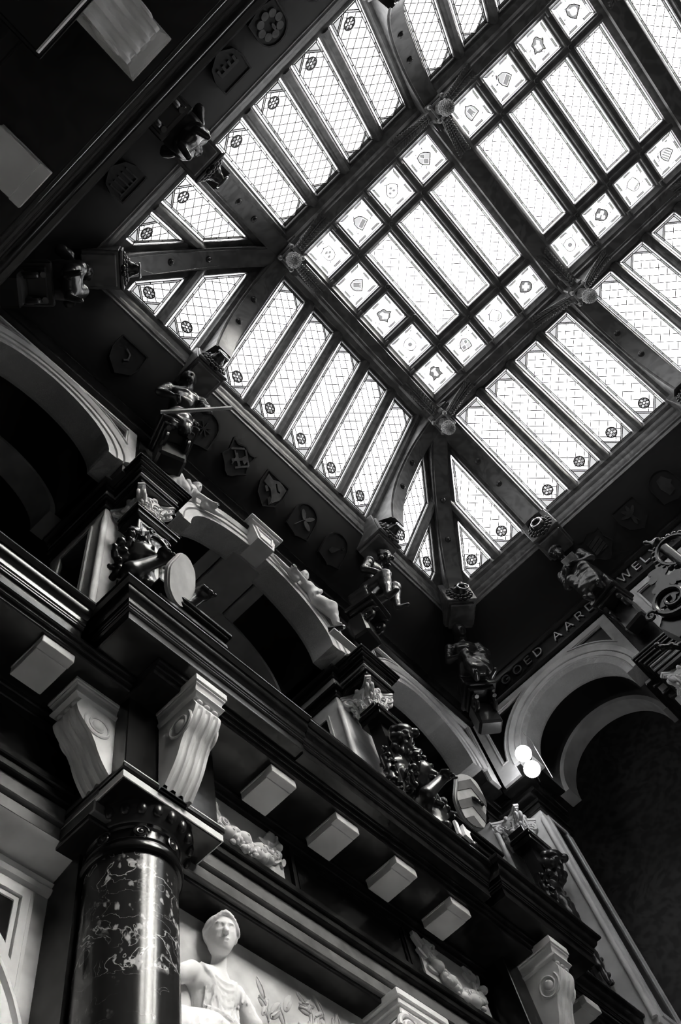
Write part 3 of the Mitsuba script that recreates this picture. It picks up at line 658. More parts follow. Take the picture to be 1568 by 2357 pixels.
# ---------- pilasters with impost blocks and capitals ----------
def pilaster(n, t, hw=.47, label='', corner=0):
    o, u, d, *_ = side(n); B = lambda p, q, bev=0: MBX.box(SP(n, *p), SP(n, *q), bev)
    k = thing('pilaster', label, 'pilaster')
    def bx(nm, p, q, mat, bev=0.0, par=k):
        m = MB(); m.box(SP(n, *p), SP(n, *q), bev); return obj(nm, m, mat, par, smooth=False)
    bx('shaft', (t - hw, PLN, -12.3), (t + hw, PLN + 1.3, -7.5), 'stone', .015)
    for s_ in (-1, 1):
        m = MB(); c0 = SP(n, t + s_ * (hw - .03), PLN + .02, -12.2); c1 = SP(n, t + s_ * (hw - .03), PLN + .02, -7.85)
        m.tube(np.linspace(c0, c1, 4), .055, 12); m.ell(c1, (.055, .055, .06)); obj('roll_moulding', m, 'stone', k)
        bx('jamb_panel', (t + s_ * (hw - .02), PLN + .32, -12.0), (t + s_ * (hw + .004), PLN + .98, -7.9), 'blackstone')
        m = MB()
        fr = sbox(.26, -12.1, 1.04, -7.84).difference(sbox(.32, -12.04, .98, -7.9)); m.extr(fr, .03, o=SP(n, t + s_ * hw, PLN, 0), u=d, v=(0, 0, 1), w=u * s_); obj('jamb_frame', m, 'stone2', k, smooth=False)
    # impost: dark mouldings with a pale fillet
    m = MB()
    for z0, z1, e in ((-7.5, -7.36, .06), (-7.36, -7.28, .12), (-7.10, -7.0, .16), (-7.0, -6.9, .24)): m.box(SP(n, t - hw - e, PLN - e, z0), SP(n, t + hw + e, PLN + 1.3, z1), .015)
    I = obj('impost', m, 'polished', k, smooth=False)
    bx('impost_fillet', (t - hw - .1, PLN - .1, -7.28), (t + hw + .1, PLN + 1.3, -7.10), 'greystone', .01, I)
    # projecting entablature block over the capital
    m = MB(); h2 = .38
    for z0, z1, e in ((-7.48, -7.38, .0), (-7.38, -7.32, .03), (-7.16, -7.10, .04), (-7.10, -7.02, .08), (-7.02, -6.96, .13), (-6.96, -6.91, .16), (-6.91, -6.85, .19)): m.box(SP(n, t - h2 - e, 4.40 - e, z0), SP(n, t + h2 + e, PLN, z1), .012)
    m.box(SP(n, t - h2 - .0, 4.42, -7.32), SP(n, t + h2, PLN, -7.16))
    E_ = obj('entablature', m, 'polished', k, smooth=False)
    bx('entablature_fillet', (t - h2 - .02, 4.38, -7.20), (t + h2 + .02, PLN, -7.12), 'greystone', .01, E_)
    bx('entablature_fillet', (t - h2 - .02, 4.38, -7.36), (t + h2 + .02, PLN, -7.30), 'greystone', .01, E_)
    m = MB(); m.box(SP(n, t - h2 + .06, 4.60, -6.85), SP(n, t + h2 - .06, 5.0, -4.75)); obj('upper_pier', m, 'oak', k, smooth=False)
    return k
def capital(c, label, rz=0.0, hw=.35, h=.66):
    """white leafy capital with four horns and volutes; c = centre of its top"""
    k = thing('capital', label, 'capital'); R = rotz(rz); M = M44(R, c)
    n = 12; star = []
    for q in range(4):
        a0 = q * math.pi / 2 + math.pi / 4; p0 = hw * 1.42 * np.array([math.cos(a0), math.sin(a0)]); tg = np.array([-math.sin(a0), math.cos(a0)])
        a1 = a0 + math.pi / 2; p1 = hw * 1.42 * np.array([math.cos(a1), math.sin(a1)]); tg1 = np.array([-math.sin(a1), math.cos(a1)])
        s0, s1 = p0 + tg * .055, p1 - tg1 * .055; mid = (s0 + s1) / 2; nrm = -mid / np.linalg.norm(mid)
        star.append(p0 - tg * .055)
        for t in np.linspace(0, 1, 10): star.append(s0 + (s1 - s0) * t + nrm * .17 * math.sin(math.pi * t))
    P = Polygon(star).buffer(0)
    m = MB(); m.extr(P, .05, o=(0, 0, -.05)); m.extr(P.buffer(-.02), .04, o=(0, 0, -.09)); m.extr(P.buffer(-.045), .03, o=(0, 0, -.115)); obj('abacus', m, 'stone', k, smooth=False, M=M)
    m = MB(); m.lathe([(.0, -.11), (.30, -.11), (.27, -.2), (.235, -.4), (.24, -h), (.0, -h)], n=24); obj('bell', m, 'stone', k, M=M)
    for q in range(4):
        a = q * math.pi / 2 + math.pi / 4; m = MB(); e = np.array([math.cos(a), math.sin(a), 0]); z = np.array([0, 0, 1.0]); sd = np.cross(z, e)
        for s_ in (-1, 1):
            sp = []
            for t in np.linspace(0, 1, 26):
                r = .10 * (1 - .82 * t); ph = -2.4 + t * 9.5
                sp.append(e * (hw * 1.02 + r * math.cos(-ph)) + z * (-.22 + r * math.sin(-ph)) + sd * s_ * .045)
            stem = [e * .25 - z * .42 + sd * s_ * .06, e * .30 - z * .3 + sd * s_ * .06, e * .36 - z * .18 + sd * s_ * .05]
            m.tube(np.array(sp), np.linspace(.032, .02, 26), 7); m.tube(np.array(stem), [.02, .028, .03], 7)
        m.ell(e * hw * 1.02 + z * -.22, (.03, .03, .03)); m.ell(e * (hw * .92) - z * .35, (.032, .032, .05)); obj('volute', m, 'stone', k, M=M)
        a = q * math.pi / 2; e = np.array([math.cos(a), math.sin(a), 0]); sd = np.cross(z, e)
        m = MB()
        for s_, dz, rr in ((0, -.52, .12), (-.15, -.50, .09), (.15, -.50, .09), (-.08, -.33, .075), (.08, -.33, .075)):
            Rm = np.stack([e, sd, z], 1); w0 = .255 - .35 * abs(s_)
            for q3, (a3, b3) in enumerate(((-.5, .0), (0, .45), (.45, .9))): m.ell(e * (w0 + .012 * q3 * q3) + sd * s_ + z * (dz + rr * (a3 + b3) / 2), (.03, rr * (.62 - .1 * q3), rr * .34), Rm)
            m.ell(e * (w0 + .06) + sd * s_ + z * (dz + rr * .9), (.035, rr * .45, .018), Rm); m.tube([e * (w0 + .025) + sd * s_ + z * (dz - rr * .7), e * (w0 + .05) + sd * s_ + z * (dz + rr * .7)], .012, 5)
        for s_ in (-1, 1): m.tube([e * .25 + sd * .02 * s_ - z * .55, e * .28 + sd * .06 * s_ - z * .36, e * .29 + sd * .14 * s_ - z * .22], [.015, .018, .022], 6)
        m.ell(e * .27 - z * .09, (.05, .06, .06)); obj('leaf_face', m, 'stone', k, M=M)
    return k
pilaster('far', PC[0], label='white pilaster with rolled edges behind the first dark herm, left of the middle arch')
pilaster('far', PC[1], label='white pilaster with rolled edges behind the bearded herm, right of the middle arch')
pilaster('right', -.2, label='white pilaster between the two arches of the right wall')
capital(SP('far', PC[0], 4.77, -7.48), 'white leafy capital with horns over the mirrored herm, left of the middle arch')
capital(SP('far', PC[1], 4.77, -7.48), 'white leafy capital with scrolls over the bearded herm, right of the middle arch')
capital(SP('right', -.2, 4.77, -7.48), 'white scrolled capital at the right edge, under the dark entablature of the right wall')
for b, w in ((1, 'beyond the second arch'), (2, 'beyond the third arch, out of view')): pilaster('right', -.2 + b * GB, label=f'white pilaster further along the right wall, {w}')
# corner pier in the right far corner: two white faces meeting behind the corner herm
k = thing('corner_pier', 'white corner pier with two rolled edges behind the corner herm, below the lamps', 'pilaster')
m = MB(); m.box((-6.3, 9.45, -12.3), (-5.1, 11.0, -7.5), .015); obj('shaft', m, 'stone', k, smooth=False)
m = MB(); m.box((-6.3, 10.1, -12.3), (-4.22, 11.3, -7.2), .015); obj('shaft', m, 'stone', k, smooth=False)
for a, b in (((-5.08, 9.48), (-12.2, -7.9)), ((-4.25, 10.08), (-12.2, -7.75))):
    m = MB(); m.tube([(a[0], a[1], b[0]), (a[0], a[1], (b[0] + b[1]) / 2), (a[0], a[1], b[1])], .055, 12); m.ell((a[0], a[1], b[1]), (.055, .055, .06)); obj('roll_moulding', m, 'stone', k)
m = MB(); m.box((-4.24, 10.4, -12.0), (-4.215, 11.0, -7.6)); obj('jamb_panel', m, 'blackstone', k, smooth=False)
m = MB(); m.extr(sbox(.24, -12.1, .96, -7.5).difference(sbox(.32, -12.0, .88, -7.6)), .03, o=(-4.22, 10.1, 0), u=(0, 1, 0), v=(0, 0, 1), w=(1, 0, 0)); obj('jamb_frame', m, 'stone2', k, smooth=False)
m = MB(); m.box((-5.95, 9.43, -12.0), (-5.35, 9.452, -7.9)); obj('jamb_panel', m, 'blackstone', k, smooth=False)
m = MB()
for z0, z1, e in ((-7.5, -7.36, .06), (-7.36, -7.28, .1), (-7.1, -7.0, .16), (-7.0, -6.9, .22)): m.box((-6.3, 9.45 - e, z0), (-5.1 + e, 11, z1), .01); m.box((-6.3, 10.1 - e, z0), (-4.22 + e, 11.3, z1), .01)
m.box((-6.3, 9.45, -7.28), (-5.1, 11, -7.1)); obj('impost', m, 'polished', k, smooth=False)
capital((-4.78, 9.78, -7.6), 'white leafy capital over the corner herm, below and left of the lamps', rz=0, hw=.34)
# raised letters of the right wall's frieze
def word(txt, x0, h, gap, name, zc=-4.52):
    x = x0
    for ch in txt:
        if ch == ' ': x += h * .9; continue
        t = meshkit.text_mesh(ch, h, .03); v = t.vertices - [t.bounds[0][0], 0, 0]; wdt = v[:, 0].max()
        # reads along +x on the right wall, facing -y
        V = np.stack([x + v[:, 0], 9.54 - v[:, 2], zc + v[:, 1]], 1)
        m = MB(); m.add(V, t.faces); obj('letter', m, 'gilt', WALL['right'], smooth=False); x += wdt + gap
word('GOED AARD', -3.35, .26, .13, 'letter')
word('WELVA', .22, .26, .10, 'letter')

# ---------- gallery cornice ----------
def cprof(front, top=-12.0, back=1.6):
    """(distance, z) profile of the gallery cornice; front = distance of its nose"""
    q = [(0, -.02), (-.012, -.05), (-.012, -.075), (.0, -.095), (.05, -.10), (.055, -.115), (.06, -.15), (.075, -.19), (.10, -.22), (.13, -.235), (.135, -.26), (.14, -.30), (.155, -.305), (.158, -.33), (.168, -.335), (.17, -.36), (.195, -.365), (.2, -.39), (.2, -.485), (.205, -.5)]
    return [(front + a, top + z) for a, z in q] + [(front + back, top - .5), (front + back, top), (front + .02, top)]
def run(n, prof, t0, t1, mat, nm, par=None, **kw):
    m = MB(); mold(m, n, prof, t0, t1); return obj(nm, m, mat, par, smooth=28, **kw)
def flank(n, prof, t, sgn, d1, mat, nm, par):
    """the return of a profile at the end t of a projection, running back to distance d1"""
    o, u, d, *_ = side(n); f = min(p[0] for p in prof); m = MB()
    pr = [(-(p[0] - f) * 1.0, p[1]) for p in prof if p[0] < f + .3]; pr = [(a + 0.012, z) for a, z in pr] + [(-.6, pr[-1][1]), (-.6, pr[0][1])]
    m.sweep([(sgn * a, z) for a, z in pr], [o + u * t + d * f, o + u * t + d * d1], [u, u], [(0, 0, 1)] * 2); return obj(nm, m, mat, par, smooth=28)
TR = thing('trim_1', 'polished dark gallery cornice with bright nosing running below the arcade of the far wall', 'cornice', kind='structure')
run('far', cprof(4.46), -9.0, -1.0, 'polished', 'cornice_run', TR)
# projecting section over the column: its ends are cut back like the profile (mitred returns)
def mitred(n, prof, t0, t1, mat, nm, par, m0=True, m1=True):
    o, u, d, *_ = side(n); f = min(p[0] for p in prof); P = np.array(prof); off = np.minimum(P[:, 0] - f, .3)
    a = t0 + (off if m0 else 0 * off); b = t1 - (off if m1 else 0 * off)
    k = len(P); V = np.array([o + u * a[i] + d * P[i, 0] + np.array([0, 0, P[i, 1]]) for i in range(k)] + [o + u * b[i] + d * P[i, 0] + np.array([0, 0, P[i, 1]]) for i in range(k)])
    j = np.arange(k); q = np.stack([j, (j + 1) % k, k + (j + 1) % k, k + j], 1); m = MB(); m.add(V, q)
    # end faces: ruled to the back edge
    for base, tt in ((0, t0), (k, t1)):
        back = np.array([o + u * tt0 + d * (f + 1.6) + np.array([0, 0, z]) for tt0, z in zip((a if base == 0 else b), P[:, 1])])
        front = V[base:base + k]; jj = np.arange(k - 1); m.add(np.vstack([front, back]), np.stack([jj, jj + 1, k + jj + 1, k + jj], 1))
    return obj(nm, m, mat, par, smooth=28)
mitred('far', cprof(3.95), -1.02, 1.86, 'polished', 'cornice_run', TR, True, False)
run('far', [(a + .02, z - .03) for a, z in cprof(3.95)], 1.86, 5.5, 'polished', 'cornice_run', TR)
m = MB(); mold(m, 'far', [(3.99, -12.06), (3.98, -12.0), (4.0, -11.965), (4.06, -11.96), (4.1, -12.0)], 1.83, 5.5); obj('handrail', m, 'polished', TR)
mitred('far', cprof(3.84), 5.46, 8.06, 'oak', 'cornice_run', TR, True, True)
run('far', cprof(4.4), 8.06, 10.5, 'oak', 'cornice_run', TR)
TL = thing('trim_2', 'dark moulded gallery cornice overhead at the upper left edge of the picture', 'cornice', kind='structure')
run('left', [(3.85 + (a - 3.85) * 1.0, z) for a, z in cprof(3.85, -12.05)], -9, XE + 3, 'polished', 'cornice_run', TL)
# pedestal blocks on the cornice that carry the shields
for i, t in enumerate((.12, 5.77)):
    k = thing('pedestal', ('low dark moulded pedestal on the gallery edge under the mottled oval shield', 'low dark moulded pedestal on the gallery edge under the chevron shield')[i], 'pedestal')
    m = MB(); 
    for z0, z1, e in ((-12.0, -11.6, .0), (-11.6, -11.52, .03), (-11.52, -11.40, .0), (-11.40, -11.34, .05), (-11.34, -11.27, .08)): m.box(SP('far', t - .52 - e, 4.13 - e, z0), SP('far', t + .52 + e, 5.0, z1), .012)
    obj('block', m, 'polished', k, smooth=False)

# ---------- frieze, architrave, brackets under the gallery ----------
UW = thing('trim_3', 'dark panelled frieze and architrave between the gallery cornice and the plaster spandrels', 'frieze', kind='structure')
def ub(p, q, mat='polished', nm='band', bev=.012):
    m = MB(); m.box(SP('far', *p), SP('far', *q), bev); return obj(nm, m, mat, UW, smooth=False)
for t0, t1, dx in ((-9, -.25, .46), (-.25, 7.6, 0.0), (7.6, 10.5, .3)):
    ub((t0, 4.30 + dx * .75, -12.56), (t1, 6.2, -12.5)); ub((t0, 4.34 + dx * .75, -12.62), (t1, 6.2, -12.55)); ub((t0, 4.38 + dx * .75, -12.68), (t1, 6.2, -12.61)); ub((t0, 4.97 + dx, -12.74), (t1, 6.2, -12.66)); ub((t0, 5.03 + dx, -12.80), (t1, 6.2, -12.73))
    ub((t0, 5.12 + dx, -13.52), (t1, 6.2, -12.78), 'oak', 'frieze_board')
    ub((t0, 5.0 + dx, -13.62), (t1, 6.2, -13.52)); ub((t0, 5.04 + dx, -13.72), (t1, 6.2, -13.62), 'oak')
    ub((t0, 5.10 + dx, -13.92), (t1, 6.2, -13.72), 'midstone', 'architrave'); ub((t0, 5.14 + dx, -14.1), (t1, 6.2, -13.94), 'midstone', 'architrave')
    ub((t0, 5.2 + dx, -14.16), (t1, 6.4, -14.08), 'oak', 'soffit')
# raised frame panels of the frieze
def framed(t0, t1, z0, z1, d0=5.12, mat='oak'):
    o, u, d, *_ = side('far'); m = MB(); R0 = sbox(t0, z0, t1, z1)
    m.extr(R0.difference(R0.buffer(-.05, join_style=2)), .05, o=o + d * (d0 - .05), u=u, v=(0, 0, 1), w=d); m.extr(R0.buffer(-.05, join_style=2).difference(R0.buffer(-.09, join_style=2)), .03, o=o + d * (d0 - .03), u=u, v=(0, 0, 1), w=d)
    return obj('panel_frame', m, mat, UW, smooth=False)
framed(2.5, 4.6, -13.5, -12.8); framed(6.9, 7.5, -13.5, -12.8)
m = MB(); m.box(SP('far', 2.62, 5.10, -13.4), SP('far', 4.48, 5.14, -12.9)); obj('panel', m, 'blackstone', UW, smooth=False)
# modillion blocks under the cornice
MB2 = MB(); MB2.box((-.50, -.19, -.14), (-.10, .19, .0), .006); MB3 = MB(); MB3.box((-.105, -.20, -.125), (.0, .20, .0), .006); MB3.box((-.5, -.20, -.03), (-.1, .20, .0), .004)
def modillion(pos, rz, label, group=None):
    k = thing('modillion', label, 'modillion', group); M = M44(rotz(rz), pos)
    obj('block', MB2, 'stone', k, smooth=False, M=M); obj('lip', MB3, 'stone', k, smooth=False, M=M)
for i, y in enumerate((1.77, 2.86, 3.95, 5.05)):
    modillion((-4.43, y, -12.68), 0, f"white modillion block under the gallery cornice, {('nearest to the white fluted console beside the detector', 'second to the right of the detector', 'third to the right of the detector', 'fourth to the right, nearest the lower right console')[i]}")
modillion((-4.76, -1.16, -12.68), 0, 'white modillion block under the gallery cornice at the left edge, above the dim console')
modillion((-4.43, 8.12, -12.68), 0, 'dim white modillion block at the bottom edge, right of the lower right console')
# scroll consoles
def console(pos, rz, label, h=1.25, w=.36, dp=.55):
    """S-scroll bracket; local +x = front, top at z = 0"""
    k = thing('console', label, 'console'); M = M44(rotz(rz), pos)
    n = 60; t = np.linspace(0, 1, n)
    # front line from under the cap (t = 0) to the foot
    xf = dp * (.92 + .09 * np.sin(np.clip(t / .40, 0, 1) * math.pi) - .76 * np.clip((t - .12) / .88, 0, 1) ** 1.15 + .05 * np.sin(np.clip((t - .55) / .45, 0, 1) * math.pi))
    zf = -.30 - (h - .30) * t
    m = 73; yy = np.linspace(-w / 2, w / 2, m); fl = np.zeros((n, m))
    for c in (-.30, 0, .30):
        s = np.abs(yy / w - c) / .085; g = np.where(s < 1, np.sqrt(np.clip(1 - s**2, 0, 1)), 0); on = np.clip((t - .09) / .03, 0, 1)
        fl += np.outer(on, g) * .034
    V = np.zeros((n, m, 3)); V[..., 0] = xf[:, None] - fl; V[..., 1] = yy[None]; V[..., 2] = zf[:, None]
    mb = MB(); i, j = np.meshgrid(np.arange(n - 1), np.arange(m - 1), indexing='ij')
    mb.add(V.reshape(-1, 3), np.stack([i * m + j, (i + 1) * m + j, (i + 1) * m + j + 1, i * m + j + 1], -1).reshape(-1, 4))
    out = Polygon([(0, -.28)] + list(zip(xf, zf)) + [(0, zf[-1])])
    for s in (-1, 1):
        v, f = trimesh.creation.triangulate_polygon(out, engine='earcut'); mb.add(np.c_[v[:, 0], np.full(len(v), s * w / 2), v[:, 1]], f if s < 0 else f[:, ::-1])
    obj('scroll', mb, 'stone', k, smooth=40, M=M)
    cap = MB()
    cap.loft([(.075, 0), (.075, -.095), (.055, -.10), (.055, -.125), (.035, -.14), (.02, -.17), (.014, -.20), (.02, -.225), (.04, -.24), (.045, -.265), (.02, -.28), (.0, -.30)], 0, dp, w / 2)
    obj('cap', cap, 'stone', k, smooth=20, M=M)
    for c in (-.30, 0, .30):
        b = MB(); b.ell((xf[2] + .005, c * w, -.335), (.035, .042, .03)); obj('bead', b, 'stone', k, M=M)
    for s in (-1, 1):
        a = np.linspace(0, 3.4 * math.pi, 60); r = .13 * (1 - a / a.max()) ** .8 + .045; b = MB()
        b.tube(np.stack([dp * .56 + r * np.cos(a - .6), np.full(60, s * (w / 2 + .0)), -.56 - r * np.sin(a - .6)], 1), .017, 6)
        b.ell((dp * .56, s * w / 2, -.56), (.075, .03, .075)); obj('side_scroll', b, 'stone', k, M=M)
    return k
console((-4.76, .36, -12.62), 0, 'white scroll console with three flutes over the dark marble column, left of the detector')
console((-5.15, -.06, -12.62), -math.pi / 2, 'dim scroll console turned sideways, left of the bright fluted console over the column', dp=.66)
console((-4.70, 6.86, -12.60), 0, 'white scroll console with a spiral on its side at the lower right')
ub((-.22, 4.78, -13.8), (1.0, 6, -12.5), 'blackstone', 'pier', .01)
ub((6.3, 4.68, -13.8), (7.3, 6, -12.5), 'blackstone', 'pier', .01)

# ---------- the column ----------
def column(CX, CY, label):
    k = thing('column', label, 'column')
    m = MB(); m.lathe([(.47, -23), (.455, -20), (.435, -16.5), (.425, -14.42)], (CX, CY, 0), 72); obj('shaft', m, 'scagliola', k)
    m = MB(); m.lathe([(.42, -14.46), (.455, -14.46), (.47, -14.44), (.474, -14.41), (.47, -14.38), (.45, -14.37), (.45, -14.345), (.46, -14.33), (.45, -14.31), (.42, -14.31), (.42, -14.16), (.41, -14.15)], (CX, CY, 0), 72); obj('neck_ring', m, 'blackstone', k)
    m = MB(); m.lathe([(.42, -14.17), (.44, -14.16), (.45, -14.13), (.47, -14.12), (.49, -14.09), (.55, -14.03), (.58, -13.97), (.58, -13.94), (.0, -13.94)], (CX, CY, 0), 64)
    CAPK = obj('echinus', m, 'carved', k)
    for q in range(22):
        a = 2 * math.pi * q / 22; e = np.array([math.cos(a), math.sin(a), 0]); R = np.stack([e, np.cross([0, 0, 1], e), [0, 0, 1]], 1)
        m = MB(); m.ell(np.array([CX, CY, -14.035]) + e * .535, (.045, .05, .075), R); obj('egg', m, 'carved', CAPK)
    for q in range(8):
        a = 2 * math.pi * (q + .3) / 8; e = np.array([math.cos(a), math.sin(a), 0]); s_ = np.cross([0, 0, 1], e); c = np.array([CX, CY, -14.24]) + e * .435; m = MB()
        th = np.linspace(0, 5 * math.pi, 40); r = .065 * (1 - th / th.max()) + .008; m.tube(c + e * .01 + np.outer(r * np.cos(th), s_) + np.outer(r * np.sin(th), [0, 0, 1]), .011, 5); m.ell(c, (.03, .03, .03)); obj('rosette', m, 'carved', CAPK)
    m = MB()
    for z0, z1, e in ((-13.975, -13.86, .0), (-13.86, -13.80, .03)): m.box((CX - .6 - e, CY - .63 - e, z0), (CX + .57 + e, CY + .63 + e, z1), .01)
    A_ = obj('abacus', m, 'blackstone', k, smooth=False)
    m = MB(); m.box((CX + .57, CY - .63, -13.97), (CX + .582, CY + .63, -13.885)); m.box((CX - .6, CY - .642, -13.97), (CX + .582, CY - .63, -13.885)); m.box((CX - .6, CY + .63, -13.97), (CX + .582, CY + .642, -13.885)); m.box((CX + .6, CY - .66, -13.808), (CX + .606, CY + .66, -13.796)); obj('abacus_fillet', m, 'stone', A_, smooth=False)
    return k
column(-5.35, .40, 'dark veined marble column with ringed neck and egg-and-dart capital at the lower left')
column(-.16, -5.23, 'dark column with carved capital at the upper left corner, under the left gallery console')

# ---------- plaster spandrels below ----------
def lower_spandrel(t0, t1, dist, cx, r, zc, nm, inlay=None):
    o, u, d, *_ = side('far'); op = Point(cx, zc).buffer(r, 40); poly = sbox(t0, -19, t1, -14.1).difference(op).difference(sbox(cx - r, -20, cx + r, zc))
    m = MB(); m.extr(poly, .3, o=o + d * dist, u=u, v=(0, 0, 1), w=d); k = obj(nm, m, 'plastertop', WALL['far'], smooth=False)
    th = np.linspace(math.pi, 0, 50); m = MB(); rad = [u * math.cos(a) + np.array([0, 0, math.sin(a)]) for a in th]
    pts = [o + u * (cx + r * math.cos(a)) + np.array([0, 0, zc + r * math.sin(a)]) for a in th]
    m.sweep([(-.10, dist + .02), (-.09, dist - .02), (-.04, dist - .05), (.0, dist - .02), (.10, dist - .03), (.16, dist - .02), (.18, dist - .06), (.21, dist - .06), (.23, dist + .02)], pts, rad, [d] * 50, cap=False); obj('arch_moulding', m, 'plaster', WALL['far'], smooth=35)
    return k
lower_spandrel(.6, 5.2, 5.5, 2.75, 1.1, -16.25, 'plaster_spandrel')
m = MB(); m.box(SP('far', -.04, 5.56, -19), SP('far', .7, 6.2, -14.1)); obj('return', m, 'oak', WALL['far'], smooth=False)
lower_spandrel(-5.0, -.02, 5.96, -1.75, 1.55, -16.4, 'plaster_spandrel')
m = MB(); m.box(SP('far', 5.2, 5.5, -19), SP('far', 10.5, 5.8, -14.1)); obj('lower_face', m, 'oak', WALL['far'], smooth=False)
m = MB(); m.box(SP('far', -9, 6.3, -23), SP('far', 10.5, 6.5, -14.1)); obj('lower_back', m, 'timber', WALL['far'], smooth=False)
# framed dark spandrel panel at the lower left edge
o, u, d, *_ = side('far')
big = sbox(-2.6, -16.6, -.2, -14.42).difference(Point(-1.75, -16.4).buffer(1.72, 40)); m = MB()
for g in getattr(big, 'geoms', [big]): m.extr(g.buffer(-.19, join_style=2), .02, o=o + d * 5.95, u=u, v=(0, 0, 1), w=d)
obj('spandrel_inlay', m, 'blackstone', WALL['far'], smooth=False)
m = MB()
for g in getattr(big, 'geoms', [big]):
    for a, b, dd in ((0, .035, .03), (.05, .13, .05), (.145, .19, .025)): m.extr(g.buffer(-a, join_style=2).difference(g.buffer(-b, join_style=2)), dd, o=o + d * (5.96 - dd), u=u, v=(0, 0, 1), w=d)
obj('spandrel_frame', m, 'plaster', WALL['far'], smooth=False)
m = MB(); mold(m, 'far', [(5.96, -14.38), (5.92, -14.36), (5.90, -14.32), (5.92, -14.29), (5.89, -14.26), (5.96, -14.24)], -5, .3); obj('string_moulding', m, 'plaster', WALL['far'])
m = MB(); mold(m, 'far', [(5.97, -14.24), (5.97, -14.1), (5.6, -14.1), (5.66, -14.16)], -5, .3); obj('cove_moulding', m, 'plastertop', WALL['far'])

# ---------- left gallery seen from below ----------
LG = thing('trim_4', 'dark panelled underside of the left gallery with ledge and frieze at the upper left', 'soffit', kind='structure')
def lb(p, q, mat='oak', nm='band', bev=.012):
    m = MB(); m.box(SP('left', *p), SP('left', *q), bev); return obj(nm, m, mat, LG, smooth=False)
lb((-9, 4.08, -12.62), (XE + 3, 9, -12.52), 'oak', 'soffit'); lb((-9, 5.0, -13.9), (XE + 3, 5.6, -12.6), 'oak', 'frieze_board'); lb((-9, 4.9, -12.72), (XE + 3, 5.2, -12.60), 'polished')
lb((-.46, 4.85, -13.8), (.14, 5.6, -12.6), 'blackstone', 'pier')
console((-.175, -4.82, -12.62), math.pi / 2, 'large pale console with three flutes seen from below at the upper left', dp=.60)
modillion((-1.59, -4.12, -12.62), math.pi / 2, 'grey modillion block seen from below at the left edge, under the left gallery cornice')

# ---------- pendants, brackets, corbels of the roof ----------
def leaf_bracket(root, M):
    """curved bracket under a beam, running along +x from a pendant, leaf carving on its underside"""
    L = 1.08; xs = np.linspace(0, L, 16); dz = -.62 * (1 - xs / L) ** 1.35 - .14
    m = MB(); m.extr(Polygon([(0, -.1)] + list(zip(xs, dz)) + [(L, -.1)]), .17, o=(.15, -.085, 0), u=(1, 0, 0), v=(0, 0, 1), w=(0, 1, 0))
    k = obj('bracket', m, 'timber', root, smooth=25, M=M)
    m = MB(); m.extr(Polygon(list(zip(xs[2:-2], dz[2:-2] + .10)) + list(zip(xs[2:-2][::-1], dz[2:-2][::-1] + .05))), .20, o=(.15, -.10, 0), u=(1, 0, 0), v=(0, 0, 1), w=(0, 1, 0)); obj('rib_bead', m, 'lightwood', k, smooth=25, M=M)
    m = MB()
    for i in range(2, 15):
        x, z = xs[i], dz[i]; s = .5 + .5 * (i / 14); ang = math.atan2(dz[i] - dz[i - 1], xs[i] - xs[i - 1]); Ry = roty(-ang)
        for sd in (-1, 1):
            m.ell((x + .15, sd * .085 * s, z - .012), (.055, .055 * s, .022), Ry @ rotz(sd * .7), 1); m.ell((x + .19, sd * .13 * s, z - .004), (.04, .034 * s, .018), Ry @ rotz(sd * 1.0), 1)
        m.ell((x + .15, 0, z - .018), (.05, .018, .02), Ry, 1)
    obj('leaf_carving', m, 'bronze2', k, M=M)
FIB = [(math.sqrt(1 - z * z) * math.cos(i * 2.39996), math.sqrt(1 - z * z) * math.sin(i * 2.39996), z) for i in range(150) for z in [1 - 2 * (i + .5) / 150]]
CONE = MB()
CONE.ell((0, 0, 0), (.150, .150, .155))
for i, q in enumerate(FIB):
    if q[2] < .35: CONE.ell(np.array(q) * .148, (.017, .017, .017), None, 1)
CONE_ = MB()
for i in range(12):
    a = i * math.pi / 6; CONE_.ell((.135 * math.cos(a), .135 * math.sin(a), .075), (.045, .045, .055), None, 1)
    CONE_.ell((.10 * math.cos(a + .26), .10 * math.sin(a + .26), .125), (.035, .035, .05), None, 1)
def pendant(x, y, dirs, label, group=None):
    k = thing('pendant', label, 'pendant', group); M = M44(t=(x, y, 0))
    m = MB(); m.box((-.22, -.22, -.72), (.22, .22, -.1), .03); m.box((-.17, -.17, -.85), (.17, .17, -.72), .03); obj('block', m, 'timber', k, smooth=False, M=M)
    m = MB(); m.lathe([(0, -1.2), (.10, -1.18), (.12, -1.1), (.085, -1.02), (.10, -.95), (.14, -.9), (.14, -.84), (0, -.84)], n=20); obj('neck', m, 'timber', k, M=M)
    m = MB(); m.mb(CONE, M44(t=(0, 0, -1.30))); C_ = obj('cone', m, 'lightwood', k, M=M)
    m = MB(); m.mb(CONE_, M44(t=(0, 0, -1.29))); obj('cone_collar', m, 'lightwood', C_, M=M)
    for a in range(4):
        e = a * math.pi / 2 + math.pi / 4; m = MB(); c = np.array([.25 * math.cos(e), .25 * math.sin(e), -.80]); m.lathe([(0, -.1), (.03, -.095), (.055, -.06), (.055, -.03), (.03, .0), (.04, .03), (.02, .06)], c, 14); obj('knob', m, 'lightwood', k, M=M)
    for a in dirs: leaf_bracket(k, M44(rotz(a), (x, y, 0)))
H2 = math.pi / 2
pendant(-.21, -.22, (0, H2), 'carved wooden cone pendant at the far left corner of the flat skylight')
pendant(-.21, 5.22, (0, -H2), 'carved wooden cone pendant at the far right corner of the flat skylight')
pendant(4.27, -.22, (0, H2, math.pi), 'carved wooden cone pendant halfway along the left edge of the flat skylight, near the top')
pendant(4.27, 5.22, (0, -H2, math.pi), 'carved wooden cone pendant halfway along the right edge of the flat skylight')
